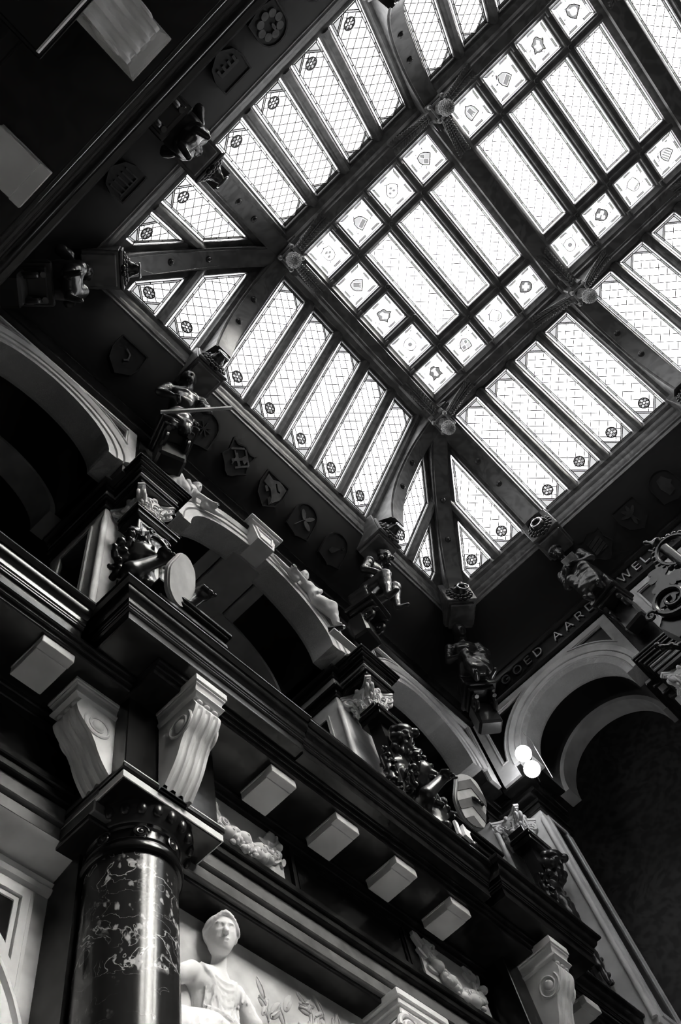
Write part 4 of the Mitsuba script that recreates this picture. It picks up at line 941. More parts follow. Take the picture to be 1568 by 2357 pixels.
pendant(8.74, -.22, (0, H2, math.pi), 'carved wooden cone pendant farther along the left edge of the skylight, at the picture top')
pendant(8.74, 5.22, (0, -H2, math.pi), 'carved wooden cone pendant farther along the right edge of the skylight')

LM_H = body([('e', (0, 0, 0), (.17, .16, .18), .03), ('e', (.15, 0, -.05), (.09, .10, .075), .04), ('e', (.22, 0, -.02), (.045, .06, .04), .03), ('e', (.13, .075, .06), (.05, .05, .03), .02), ('e', (.13, -.075, .06), (.05, .05, .03), .02), ('e', (.02, .15, .12), (.05, .04, .06), .02), ('e', (.02, -.15, .12), (.05, .04, .06), .02), ('-e', (.16, .07, .02), (.03, .03, .02), .01), ('-e', (.16, -.07, .02), (.03, .03, .02), .01), ('-e', (.20, 0, -.09), (.06, .05, .018), .01)], .018)
def lion_mask(M, par, mat='bronze'):
    obj('lion_head', LM_H, mat, par, M=M)
    m = MB()
    for i in range(16):
        a = i / 16 * 2 * math.pi
        for r, s in ((.20, .055), (.27, .06)): aa = a + (r > .25) * .2; m.ell((-.02 - (r > .25) * .04, r * math.cos(aa), r * math.sin(aa) * 1.0), (.05, s, s * .8), None, 1)
    obj('mane', m, mat, par, M=M)
    t = np.linspace(0, 2 * math.pi, 33); m = MB(); m.tube(np.stack([.24 + .05 * np.cos(t) * 0 + .0 * t, .13 * np.sin(t), -.19 + .13 * np.cos(t)], 1), .02, 8, cap=False); obj('ring', m, 'steel', par, M=M)
def corbel(n, t, label, diag=None):
    k = thing('corbel', label, 'corbel')
    if diag is None: o, u, d, *_ = side(n); org = o + u * t; inw = -d
    else: org, inw = np.array(diag[0], float), np.array(diag[1], float); u = np.cross([0, 0, 1], inw)
    R = np.stack([inw, np.cross([0, 0, 1], inw), [0, 0, 1]], 1); D = (2.82 if diag is None else 2.70 * math.sqrt(2)); M = M44(R, org - inw * D)
    m = MB(); m.box((-.75, -.36, -3.42), (-.06, .36, -2.55), .02); m.box((-.75, -.30, -3.52), (-.12, .30, -3.42), .02); m.box((-.06, -.37, -3.45), (.0, .37, -2.86), .015)
    obj('block', m, 'timber', k, smooth=False, M=M)
    lion_mask(M @ M44(t=(.06, 0, -3.17)), k)
for n, t, l in (('far', -.242, 'above the statue holding the staff'), ('far', 5.242, 'above the seated long-haired statue'), ('right', -.242, 'above the statue reading a book'), ('left', -.242, 'on the left wall beside the upturned statue'), ('right', 4.26, 'at the right edge of the picture'), ('left', 4.26, 'at the top edge on the left wall')):
    corbel(n, t, f'dark lion-mask corbel with a ring, {l}')
for cx, cy, sx, sy, l in ((0, 0, -1, -1, 'left'), (0, 5, -1, 1, 'right')):
    corbel(None, 0, f'dark lion-mask corbel with a ring under the hip rib in the far {l} corner', ((cx, cy, 0), (-sx / math.sqrt(2), -sy / math.sqrt(2), 0)))

# ---------- figures ----------
def head_prims(c, R, s=1.0, hair='short', beard=False, hat=None):
    """head with face; R columns: forward, left, up"""
    c = np.array(c, float); R = np.asarray(R, float); f = lambda p: tuple(c + R @ (np.array(p) * s))
    P = [('e', f((0, 0, 0)), (.125 * s, .11 * s, .15 * s), .02, R), ('e', f((.05, 0, -.09)), (.075 * s, .075 * s, .075 * s), .03, R), ('e', f((.085, 0, -.125)), (.035 * s, .045 * s, .03 * s), .02, R),
         ('c', f((.105, 0, .03)), f((.148, 0, -.04)), .012 * s, .021 * s, .010), ('e', f((.10, 0, .045)), (.022 * s, .075 * s, .013 * s), .012, R),
         ('e', f((.117, 0, -.078)), (.02 * s, .042 * s, .010 * s), .005, R), ('e', f((.113, 0, -.102)), (.02 * s, .034 * s, .011 * s), .005, R), ('e', f((.136, 0, -.042)), (.016 * s, .024 * s, .011 * s), .008, R),
         ('-e', f((.128, .046, .016)), (.034 * s, .033 * s, .021 * s), .010, R), ('-e', f((.128, -.046, .016)), (.034 * s, .033 * s, .021 * s), .010, R),
         ('e', f((.098, .044, .016)), (.016 * s, .02 * s, .015 * s), .006, R), ('e', f((.098, -.044, .016)), (.016 * s, .02 * s, .015 * s), .006, R),
         ('e', f((0, .112, -.01)), (.025 * s, .018 * s, .04 * s), .01, R), ('e', f((0, -.112, -.01)), (.025 * s, .018 * s, .04 * s), .01, R)]
    rs = random.Random(3)
    if hair == 'long':
        for i in range(26):
            a = rs.uniform(-2.2, 2.2) + math.pi; z = rs.uniform(-.18, .13); r = .13
            P.append(('e', f((.02 + r * math.cos(a) * .9, r * 1.0 * math.sin(a), z)), (.055 * s, .05 * s, .06 * s), .02, R))
        P += [('e', f((-.02, 0, .10)), (.14 * s, .13 * s, .08 * s), .02, R)]
    elif hair == 'short':
        for i in range(18):
            a = rs.uniform(-1.7, 1.7) + math.pi; z = rs.uniform(-.06, .13); P.append(('e', f((.115 * math.cos(a), .105 * math.sin(a), z)), (.04 * s, .04 * s, .04 * s), .012, R))
        P.append(('e', f((-.01, 0, .09)), (.12 * s, .11 * s, .075 * s), .02, R))
    elif hair == 'bun':
        P += [('e', f((-.035, 0, .05)), (.138 * s, .133 * s, .125 * s), .006, R), ('e', f((-.15, 0, .06)), (.065 * s, .075 * s, .065 * s), .015, R)]
        for q in range(-7, 8):
            a = q * .20; c0 = (.105 * math.cos(a) - .02, .128 * math.sin(a), .135 - .115 * abs(math.sin(a)) ** 1.5); P.append(('e', f(c0), (.030 * s, .022 * s, .026 * s), .006, R))
            P.append(('c', f(c0), f((-.09, .11 * math.sin(a), .155 - .07 * abs(math.sin(a)))), .016 * s, .014 * s, .004))
    if beard:
        for i in range(12): P.append(('e', f((.07 + rs.uniform(-.02, .03), rs.uniform(-.07, .07), -.13 - rs.uniform(0, .1))), (.035 * s, .03 * s, .05 * s), .015, R))
    if hat == 'hood': P += [('e', f((-.05, 0, .05)), (.15 * s, .14 * s, .15 * s), .02, R), ('e', f((-.1, 0, -.12)), (.12 * s, .13 * s, .12 * s), .04, R)]
    if hat == 'cap': P += [('e', f((-.01, 0, .10)), (.155 * s, .15 * s, .07 * s), .01, R), ('e', f((.0, 0, .065)), (.165 * s, .16 * s, .025 * s), .01, R)]
    return P
def hand_prims(c, R, s=1.0, curl=.6):
    """c = wrist, R columns: along the hand, across (thumb side), palm normal (curl direction)"""
    c = np.array(c, float); f = lambda p: tuple(c + R @ (np.array(p) * s)); P = [('b', f((.06, 0, 0)), (.055 * s, .052 * s, .02 * s), .015 * s, .008, R)]
    for i, (y, L) in enumerate(((.044, .075), (.015, .088), (-.015, .083), (-.043, .062))):
        a = (.112, y, 0); b = (.112 + L * .5 * math.cos(curl), y, L * .5 * math.sin(curl)); e = (b[0] + L * .5 * math.cos(2.2 * curl), y, b[2] + L * .5 * math.sin(2.2 * curl))
        P += [('c', f(a), f(b), .0118 * s, .0108 * s, .002), ('c', f(b), f(e), .0108 * s, .0085 * s, .002)]
    P += [('c', f((.03, .04, .0)), f((.075, .075, .02)), .015 * s, .013 * s, .008), ('c', f((.075, .075, .02)), f((.11, .07, .05)), .013 * s, .01 * s, .004)]
    return P
def basis(fw, up):
    fw = np.array(fw, float); fw /= np.linalg.norm(fw); l = np.cross(up, fw); l /= np.linalg.norm(l); return np.stack([fw, l, np.cross(fw, l)], 1)
def limb(P, a, b, c, r0, r1, r2, k=.03): P += [('c', a, b, r0, r1, k), ('c', b, c, r1, r2, k)]
def seated(hair='long', beard=False, hat=None, seed=0, lean=.30, rh=None, lh=None, belly=0.0, skirt=False, spread=.19, look=None, legs=True):
    """seated figure, local: pelvis at the origin, facing +x; returns (v, f)"""
    P = [('e', (0, 0, 0), (.22, .27, .20), .05), ('e', (.08 + lean * .3, 0, .28), (.20 + belly, .25, .24), .08), ('e', (.10 + lean * .7, 0, .52), (.19, .29, .20), .08), ('e', (.09 + lean * .85, 0, .63), (.13, .32, .10), .06)]
    nk = np.array([.10 + lean, 0, .74]); hd = nk + np.array([.10 + lean * .35, 0, .20]); P.append(('c', tuple(nk - [0, 0, .05]), tuple(hd - [.03, 0, .05]), .085, .075, .03))
    fw = look or (1, 0, -.45); P += head_prims(hd, basis(fw, (0, 0, 1)), 1.15, hair, beard, hat)
    sl, sr = np.array([.08 + lean * .85, .34, .60]), np.array([.08 + lean * .85, -.34, .60])
    lh = lh or ((.30, .44, .25), (.50, .24, .02)); rh = rh or ((.22, -.46, .22), (.50, -.22, .02))
    for sgn, s, (e, w) in ((1, sl, lh), (-1, sr, rh)):
        P += [('e', tuple(s), (.12, .11, .13), .04)]; limb(P, tuple(s), e, w, .105, .085, .052, .02)
        dv = np.array(w) - np.array(e); P += hand_prims(w, basis(dv, (0, 0, 1)) @ np.diag([1, sgn * -1.0, -1]), 1.35, .8)
        for q in range(5): t = .15 + q * .17; c = s + (np.array(e) - s) * t; P.append(('e', tuple(c), (.115, .10, .03), .015))
    if not legs: P += [('e', (.04, 0, -.22), (.24, .29, .34), .06), ('e', (.06, .1, -.55), (.16, .16, .34), .06), ('e', (.02, -.12, -.5), (.15, .15, .3), .06), ('c', (.1, .24, -.1), (.22, .30, -.62), .06, .03, .03)]
    for sgn in (-1, 1) if legs else ():
        h, kn, an = (.06, sgn * .15, -.05), (.52, sgn * spread, -.05), (.40, sgn * (spread - .02), -.72)
        limb(P, h, kn, an, .17, .13, .07, .04); P += [('e', (.405, sgn * (spread - .01), -.34), (.10, .09, .17), .04), ('c', (.39, sgn * (spread - .02), -.80), (.60, sgn * (spread + .03), -.84), .062, .052, .03), ('e', (.52, sgn * spread, -.02), (.13, .12, .12), .04)]
        P += [('e', (.41, sgn * (spread - .02), -.58), (.09, .085, .035), .015)]
    if skirt: P += [('e', (.25, 0, -.10), (.34, .34, .16), .06), ('e', (.42, 0, -.38), (.17, .30, .30), .06)]
    P += [('b', (-.15, 0, -.32), (.22, .34, .22), .03, .02)]
    rs = np.random.RandomState(seed); ph = rs.rand(6) * 6
    def disp(X):
        x, y, z = X[..., 0], X[..., 1], X[..., 2]; low = (z < .62)
        return low * (.010 * np.sin(26 * (y + .35 * z) + 3 * np.sin(4 * z + ph[0])) * np.sin(5 * z + 3 * x + ph[1]) + .006 * np.sin(44 * z + 11 * y + ph[2]) * np.sin(9 * y + ph[3]))
    return body(P, .024, .1, disp)
def ledge(pos, rz, mat='carved'):
    """scrolled dark console the statue sits on"""
    m = MB(); m.box((-.55, -.36, -.66), (.16, .36, -.54), .02); m.box((-.5, -.3, -.78), (.08, .3, -.66), .02)
    a = np.linspace(0, 3.5 * math.pi, 40)
    for s in (-1, 1):
        r = .17 * (1 - a / a.max()) + .03; m.tube(np.stack([-.14 + r * np.cos(a), np.full(40, s * .2), -1.0 + r * np.sin(a)], 1), .05, 7)
    m.box((-.6, -.26, -1.5), (-.22, .26, -.78), .05); return m
def statue(name_label, pos, rz, mat='bronze', **kw):
    k = thing('statue', name_label, 'statue'); M = M44(rotz(rz), pos); obj('figure', seated(**kw), mat, k, smooth=50, M=M); obj('seat_console', ledge(pos, rz), 'carved' if mat == 'bronze' else mat, k, M=M); return k, M
statue('dark seated statue with long hair and hands on its knees, right of the middle arch', (-3.86, 5.22, -4.72), 0.15, hair='long', lean=.34, seed=1)
statue('dark hooded statue holding a long straight staff across its body, left of the middle arch', (-3.86, -.26, -4.66), -.35, hair='none', hat='hood', lean=.30, seed=2, belly=.06, legs=False, rh=((.32, -.48, .16), (.44, -.24, -.20)), lh=((.36, .46, .1), (.46, .30, -.16)))
m = MB(); c = np.array([-3.40, -.24, -5.12]); e = np.array([.74, .67, .0]); e /= np.linalg.norm(e); w_ = np.cross(e, [0, 0, 1]); R_ = np.stack([e, w_, [0, 0, 1]], 1)
m.box((-.64, -.025, -.05), (.64, .025, .05), .006); obj('staff', m, 'shieldstone', label='straight light wooden staff held across the hooded statue', cat='staff', M=M44(R_, c), smooth=False)
statue('dark statue in a round cap reading a book under the eaves of the right wall', (-.25, 8.86, -4.70), -H2 - .2, hair='short', hat='cap', lean=.30, seed=3, lh=((.30, .42, .25), (.52, .15, .28)), rh=((.28, -.42, .25), (.52, -.15, .28)), skirt=True)
m = MB(); m.box((-.17, -.012, -.11), (.0, .012, .11), .004); m2 = MB(); m2.mb(m, M44(rotz(.25))); m2.mb(m, M44(rotz(math.pi - .25)))
obj('book', m2, 'lightwood', label='small open book in the hands of the statue with the cap', cat='book', M=M44(rotx(.9), (-.28, 8.24, -4.32)), smooth=False)
statue('dark statue with bright folded drapery seen from straight below on the left wall', (-.2, -3.88, -4.72), H2, hair='short', beard=True, lean=.30, seed=4, skirt=True)
statue('shadowy dark statue in the far right corner under the hip rib', (-3.62, 8.45, -4.75), -math.pi / 4, hair='none', hat='hood', lean=.25, seed=5, skirt=True)
statue('shadowy dark statue in the far left corner under the hip rib', (-3.55, -3.55, -4.75), math.pi / 4, hair='short', lean=.25, seed=6, skirt=True)

# reclining white figures on the middle arch
def reclining(sg, label):
    """lies on the arch, head towards the crown; sg = -1 left haunch, +1 right haunch. local y along the wall (towards the springing positive), z up"""
    hp = (.0, .02, .30); P = head_prims((.05, -.02, .34), basis((.9, -.25, -.35), (0, 0, 1)), .95, 'bun')
    P += [('c', (0, 0, .24), (-.02, .06, .1), .065, .09, .03), ('e', (0, .12, .02), (.15, .17, .17), .06), ('e', (0, .26, -.20), (.15, .15, .18), .07), ('e', (0, .40, -.42), (.19, .20, .20), .07)]
    limb(P, (.02, .0, .06), (.08, -.20, -.02), (.12, -.42, .02), .075, .06, .042, .02); P += hand_prims((.12, -.42, .02), basis((0, -1, -.2), (0, 0, 1)), 1.1, .9)
    P += [('c', (-.02, -.3, -.06), (-.02, -.95, .30), .09, .03, .05)]
    limb(P, (.05, .22, .06), (.16, .34, -.12), (.14, .22, -.28), .07, .055, .042, .02)
    limb(P, (.04, .42, -.42), (.16, .66, -.48), (.06, .78, -.92), .15, .12, .06, .05); limb(P, (-.03, .42, -.44), (.08, .72, -.66), (.0, .88, -1.05), .14, .11, .06, .05)
    P += [('e', (.1, .62, -.32), (.09, .20, .10), .06), ('c', (.06, .78, -.5), (.0, .95, -.40), .08, .04, .05), ('c', (.06, .78, -.92), (.13, .84, -1.02), .05, .035, .02)]
    def disp(X):
        x, y, z = X[..., 0], X[..., 1], X[..., 2]; return (y > .2) * .010 * np.sin(30 * (z + .6 * y) + 4 * np.sin(5 * y)) * np.sin(8 * y + 6 * z)
    v, f = body(P, .022, .1, disp)
    if sg < 0: v = v * [1, -1, 1]; f = f[:, ::-1]
    return v, f
k = obj('reclining_figure', reclining(1, ''), 'stone', smooth=50, M=M44(np.eye(3) * .86, (-4.50, 3.80, -5.20)), label='white reclining draped figure on the right haunch of the middle arch', cat='statue')
k = obj('reclining_figure', reclining(-1, ''), 'stone', smooth=50, M=M44(np.eye(3) * .86, (-4.50, .74, -5.58)), label='white reclining figure with a raised fist on the left haunch of the middle arch', cat='statue')

# ---------- painted shields of the cove ----------
def cove_frame(n, t, s=.5):
    o, u, d, *_ = side(n); a, b = np.array([3.28, -3.08]), np.array([4.5, -4.14]); tg = (b - a) / np.linalg.norm(b - a); p = a + (b - a) * s
    dn = d * tg[0] + np.array([0, 0, tg[1]]); nrm = np.cross(u, dn); nrm = nrm if nrm[2] < 0 else -nrm
    return M44(np.stack([np.cross(-dn, nrm) * 1.0, -dn, nrm], 1), o + u * t + d * (p[0]) + np.array([0, 0, p[1] - .10]) + nrm * .17)
def sc(k, g): return shapely.affinity.scale(g, k, k, origin=(0, 0))
BIG = {'heater': sc(2.6, shapely.affinity.scale(shield_poly('heater'), 1, -1, origin=(0, 0))), 'scroll': sc(2.5, shapely.affinity.scale(shield_poly('scroll'), 1, -1, origin=(0, 0))), 'round': sc(2.6, shapely.affinity.scale(shield_poly('round'), 1, -1, origin=(0, 0)))}
def L(pts, w=.022): return LineString(pts).buffer(w, cap_style=2)
def leafp(x, y, a, l=.2, w=.05):
    return shapely.affinity.translate(shapely.affinity.rotate(shapely.affinity.translate(shapely.affinity.scale(Point(0, 0).buffer(1, 8), l / 2, w), l / 2, 0), a, origin=(0, 0)), x, y)
DES = {
 'square and crossed tools': ('scroll', [(unary_union([L([(-.24, .1), (.0, .30)], .02), L([(.03, .30), (.28, .06)], .02), L([(.28, .06), (.05, -.18)], .02), L([(-.16, .12), (-.05, .02), (-.05, -.16)], .012)]), 'relief'), (unary_union([L([(-.10, .10), (.12, -.10)], .03), L([(-.10, -.10), (.10, .10)], .03), Point(.0, 0).buffer(.04), Polygon([(.05, .08), (.18, .02), (.20, .12), (.10, .20)])]), 'relief')]),
 'pale patched coat': ('heater', [(Polygon([(-.26, .26), (-.1, .22), (.05, .3), (.28, .24), (.26, -.05), (.12, -.25), (.06, -.1), (-.05, .02), (-.26, .05)]).difference(L([(.0, .2), (.12, .08), (.18, .1)], .02)), 'relief'), (Polygon([(-.2, -.02), (-.1, -.1), (-.06, -.04), (-.16, .03)]), 'relief'), (Polygon([(.0, -.2), (.1, -.3), (.14, -.22), (.04, -.12)]), 'reliefdim')]),
 'three leaves on a stem': ('round', [(unary_union([leafp(.0, .02, 130, .24), leafp(.02, .02, 45, .26, .045), leafp(.02, .0, -25, .24), L([(0, .03), (-.14, -.2)], .008)]), 'relief')]),
 'folded sheet and ring': ('round', [(Polygon([(-.12, -.02), (.1, .08), (.06, .0), (-.04, -.14), (-.14, -.12)]), 'reliefdim'), (Point(.16, .14).buffer(.035).difference(Point(.16, .14).buffer(.02)), 'reliefdim')]),
 'eight-rayed star': ('round', [(unary_union([L([(-.16 * math.cos(a), -.16 * math.sin(a)), (.16 * math.cos(a), .16 * math.sin(a))], .012) for a in np.linspace(0, math.pi, 5)[:-1]]), 'reliefdim')]),
 'upright bars': ('heater', [(unary_union([sbox(-.2 + .1 * i, -.15, -.17 + .1 * i, .2) for i in range(5)] + [sbox(-.2, .17, .25, .2)]), 'reliefdim')]),
 'scalloped ring': ('round', [(unary_union([Point(.2 * math.cos(a), .2 * math.sin(a)).buffer(.075) for a in np.linspace(0, 2 * math.pi, 9)[:-1]]).difference(Point(0, 0).buffer(.13)), 'relief'), (leafp(-.04, 0, 90, .14, .03), 'relief')]),
 'toothed bar': ('heater', [(unary_union([sbox(-.22, -.03, .2, .04)] + [sbox(-.2 + .12 * i, -.14, -.15 + .12 * i, .0) for i in range(4)]), 'reliefdim')]),
 'grid frame': ('round', [(sbox(-.2, -.2, .2, .2).difference(sbox(-.15, -.15, .15, .15)).union(L([(-.28, -.2), (.2, .28)], .03)), 'reliefdim')]),
 'hooked blade': ('heater', [(L([(-.1, .15), (.02, .1), (.05, -.02), (-.02, -.08)], .016), 'relief')]),
 'crossed sprays': ('heater', [(unary_union([leafp(0, 0, a, .24, .04) for a in (40, 80, 120, 160, 260)] + [L([(0, 0), (.05, -.2)], .01)]), 'reliefdim')]),
 'woven block': ('scroll', [(sbox(-.17, -.17, .17, .17).difference(unary_union([L([(-.2, -.2 + .1 * i), (.2, -.1 + .1 * i)], .008) for i in range(5)])), 'reliefdim')]),
 'bearded profile': ('round', [(Polygon([(-.08, .2), (.08, .22), (.14, .08), (.2, .0), (.12, -.04), (.1, -.2), (-.08, -.24), (-.14, 0)]), 'reliefdim')]),
}
def plaque(n, t, des, s=.5, mats=None):
    sh, ch = DES[des]; where = {'far': 'cove of the far wall', 'right': 'cove of the right wall', 'left': 'cove of the left wall'}[n]
    k = thing('painted_shield', f'dark shield with {des} in the {where}', 'shield'); M = cove_frame(n, t, s)
    m = MB(); m.extr(BIG[sh], .05, o=(0, 0, -.12)); m.extr(BIG[sh].difference(BIG[sh].buffer(-.03)), .02, o=(0, 0, -.07)); obj('field', m, 'paint', k, smooth=False, M=M)
    for g, mt in ch: m = MB(); m.extr(g.intersection(BIG[sh].buffer(-.0)) if des not in ('square and crossed tools',) else g, .03, o=(0, 0, -.075)); obj('charge', m, mt, k, smooth=False, M=M)
for t, dsg in ((.42, 'eight-rayed star'), (1.36, 'square and crossed tools'), (2.36, 'pale patched coat'), (3.34, 'three leaves on a stem'), (4.34, 'folded sheet and ring'), (-1.6, 'hooked blade')): plaque('far', t, dsg)
for t, dsg in ((1.45, 'crossed sprays'), (.42, 'woven block'), (2.45, 'bearded profile')): plaque('right', t, dsg)
for t, dsg in ((-1.5, 'upright bars'), (1.15, 'toothed bar'), (2.15, 'scalloped ring'), (3.2, 'grid frame')): plaque('left', t, dsg, .45)

# ---------- herms, lions, shields on the gallery ----------
rs_ = random.Random(12); FP = [('c', (.13, .30, -9.5), (.13, .27, -11.6), .07, .05, .03)]
for i_ in range(46):
    z_ = -9.35 - i_ * .048 + rs_.uniform(-.05, .05); FP.append(('e', (.13 + rs_.uniform(-.11, .13), .33 + rs_.uniform(-.03, .06), z_), (rs_.uniform(.03, .06), rs_.uniform(.025, .04), rs_.uniform(.03, .06)), .008))
FOL = body(FP, .02, .06)
def herm(y, label, kind):
    k = thing('herm', label, 'herm'); M = M44(t=(-4.82, y, 0))
    m = MB()
    for z0, z1, e in ((-8.62, -8.50, .08), (-8.50, -8.42, .11), (-8.42, -8.36, .05), (-8.36, -8.14, .0)): m.box((-.06, -.31 - e, z0), (.30 + e, .31 + e, z1), .01)
    S_ = obj('slab', m, 'polished', k, smooth=False, M=M)
    m = MB()
    for i in range(26): m.ell((.41, -.42 + i * .0336, -8.425), (.016, .014, .014), None, 1); m.ell((.41 - i * .017, -.425, -8.425), (.014, .016, .014), None, 1)
    obj('bead_row', m, 'bronze', S_, M=M)
    if kind == 'mirror':
        m = MB(); m.box((-.04, -.31, -12.0), (.29, .31, -8.62), .008); obj('pier', m, 'polished', k, smooth=False, M=M)
        pan = sbox(-.30, -10.9, .30, -8.66); m = MB(); m.extr(pan, .02, o=(.285, 0, 0), u=(0, 1, 0), v=(0, 0, 1), w=(1, 0, 0)); P_ = obj('front_panel', m, 'stone', k, smooth=False, M=M)
        for z0, z1, s in ((-8.76, -9.06, 1), (-9.14, -10.2, 1)):
            for a, b in ((-.27, -.09), (.09, .27)):
                R0 = sbox(a, z1, b, z0); m = MB(); m.extr(R0.difference(R0.buffer(-.022, join_style=2)), .02, o=(.30, 0, 0), u=(0, 1, 0), v=(0, 0, 1), w=(1, 0, 0)); m.extr(R0.buffer(-.04, join_style=2).difference(R0.buffer(-.05, join_style=2)), .012, o=(.30, 0, 0), u=(0, 1, 0), v=(0, 0, 1), w=(1, 0, 0)); obj('panel_bead', m, 'blackstone', P_, smooth=False, M=M)
        m = MB(); m.box((.30, -.31, -9.12), (.325, .31, -9.06), .005); obj('panel_band', m, 'blackstone', P_, smooth=False, M=M)
        c = np.array([.40, .0, -9.42]); t = np.linspace(0, 2 * math.pi, 40); m = MB()
        m.tube(np.stack([c[0] + 0 * t, c[1] + .20 * np.sin(t), c[2] + .30 * np.cos(t)], 1), .035, 9, cap=False); m.lathe([(.0, .30), (.22, .30), (.22, .40)], c=(0, 0, 0), n=8, axis='x') if False else None
        m.ell(c - [.05, 0, 0], (.07, .19, .29)); m.box((.28, -.14, -9.62), (.36, .14, -9.22), .03); C_ = obj('oval_mirror', m, 'blackstone', k, M=M)
        m = MB()
        for s in (-1, 1):
            a = np.linspace(0, 2.6 * math.pi, 26); r = .09 * (1 - a / a.max() * .8)
            m.tube(np.stack([c[0] + 0 * a, s * (.12 + r * np.cos(a)), c[2] + .36 + r * np.sin(a)], 1), .022, 6); m.tube([(.36, s * .18, -9.1), (.38, s * .28, -9.3), (.36, s * .26, -9.6), (.38, s * .12, -9.85)], [.03, .035, .03, .02], 6)
        for i in range(9): m.ell((.39, .02 * (i - 4), c[2] + .36 + .03 * math.sin(i)), (.03, .025, .04), None, 1)
        obj('scroll_crest', m, 'bronze', C_, M=M)
    else:
        V = []; q = [(-8.62, .24), (-9.6, .25), (-12.0, .17)]
        m = MB(); m.sweep([(-.0, -.24), (.24, -.24), (.24, .24), (-.0, .24)], [(0, 0, z) for z, _ in q], np.array([[w / .24, 0, 0] for _, w in q]), np.array([[0, w / .24, 0] for _, w in q])); obj('pier', m, 'carved', k, smooth=False, M=M)
        hd = head_prims((.42, -.02, -9.10), basis((1, -.35, -.6), (0, 0, 1)), 1.45, 'long', True)
        hd += [('c', (.36, 0, -9.15), (.2, 0, -9.4), .12, .16, .04), ('e', (.16, 0, -9.58), (.16, .27, .18), .06), ('e', (.18, 0, -9.85), (.15, .2, .22), .06), ('c', (.26, -.1, -9.9), (.24, .02, -11.2), .10, .05, .06), ('c', (.26, .1, -9.9), (.26, .06, -11.5), .09, .05, .06)]
        obj('bust', body(hd, .026, .1, lambda X: .008 * np.sin(30 * X[..., 2] + 9 * X[..., 1]) * np.sin(17 * X[..., 1])), 'bronze', k, smooth=50, M=M)
        for s in (-1, 1):
            m = MB(); a = np.linspace(0, 2.4 * math.pi, 24); r = .15 * (1 - a / a.max() * .75); m.tube(np.stack([.12 + r * np.cos(a), np.full(24, s * .27), -9.75 + r * np.sin(a)], 1), .025, 6); obj('side_scroll', m, 'bronze', k, M=M)
    for s in (-1, 1): obj('side_foliage', (FOL[0] * [1, s, 1], FOL[1] if s > 0 else FOL[1][:, ::-1]), 'carved', k, smooth=60, M=M)
    return k
herm(PC[0] + .03, 'dark pier with pale front and glossy oval cartouche, behind the left lion', 'mirror')
herm(PC[1] + .03, 'dark herm with a bearded head under the second capital, left of the chevron-shield lion', 'beard')
herm(9.72, 'dim dark herm with foliage in the corner below the lamps', 'corner')
def lion_mesh():
    """seated lion leaning over the top of a shield, both fore-paws on it; local +x forward, z = 0 the floor it sits on"""
    H = np.array([.20, -.30, 1.16]); R = basis((.55, .75, -.30), (0, 0, 1)); f = lambda x, y, z: tuple(H + R @ np.array([x, y, z]))
    P = [('e', (-.06, 0, .42), (.20, .24, .42), .08), ('e', (-.02, -.02, .70), (.20, .25, .32), .08), ('c', (-.04, -.05, .85), tuple(H - [.08, 0, .08]), .20, .16, .06)]
    rs = random.Random(3)
    for i in range(120):
        a = rs.uniform(.75, 2 * math.pi - .75); b = rs.uniform(-.9, 1.0); w = .17 + .06 * (b < 0); c = np.array([-.06 - .05 * abs(b), w * math.sin(a) * 1.0, w * math.cos(a) * 1.05 + .02]); c = c + np.array([-.10 * rs.random(), 0, -.30 * rs.random() * (math.cos(a) < 0)])
        P.append(('e', f(*c), (rs.uniform(.032, .05), rs.uniform(.032, .05), rs.uniform(.03, .045)), .010))
    for i in range(50):
        a = rs.uniform(0, 6.28); z = rs.uniform(.55, 1.0); P.append(('e', (-.04 + .24 * math.cos(a), -.05 + .24 * math.sin(a), z), (.05, .05, .05), .012))
    P += [('e', f(0, 0, 0), (.16, .13, .15), .03, R), ('e', f(.15, 0, -.055), (.10, .085, .07), .03, R), ('e', f(.235, 0, -.025), (.035, .045, .03), .012, R), ('e', f(.14, 0, -.13), (.075, .06, .03), .012, R), ('c', f(.08, 0, .075), f(.22, 0, .0), .04, .035, .02),
          ('e', f(.11, .065, .065), (.05, .04, .022), .012, R), ('e', f(.11, -.065, .065), (.05, .04, .022), .012, R), ('-e', f(.15, .062, .03), (.03, .03, .02), .008), ('-e', f(.15, -.062, .03), (.03, .03, .02), .008), ('-e', f(.20, 0, -.098), (.06, .05, .012), .006, R),
          ('e', f(-.0, .13, .12), (.035, .035, .05), .012), ('e', f(-.0, -.13, .12), (.035, .035, .05), .012)]
    for s, pw in ((-1, (.38, -.12, .96)), (1, (.34, .50, .90))):
        limb(P, (.0, s * .20, .74), (.16, s * .36 - .02, .64), pw, .14, .10, .072, .03)
        P.append(('e', (pw[0] + .03, pw[1], pw[2] + .01), (.09, .10, .065), .02))
        for q in range(4): a = (q - 1.5) * .052; P.append(('c', (pw[0] + .05, pw[1] + a, pw[2] + .035), (pw[0] + .14, pw[1] + a * 1.15, pw[2] - .05), .034, .028, .005))
    for s in (-1, 1): P += [('c', (-.10, s * .2, .35), (.05, s * .28, .18), .15, .11, .06), ('c', (.05, s * .28, .12), (.22, s * .28, .06), .09, .07, .03)]
    return body(P, .022, .08)
LION = lion_mesh()
def lion(pos, rz, label, seed):
    k = thing('lion', label, 'lion'); obj('body', LION, 'bronze', k, smooth=50, M=M44(rotz(rz) * 1.08, pos)); return k
lion((-4.40, -.36, -11.93), .0, 'dark glossy lion with its paws over the plain mottled shield, left of the middle arch', 3)
lion((-4.36, 5.22, -11.70), .0, 'dark glossy lion with its paws over the chevron shield, right of the middle arch', 4)
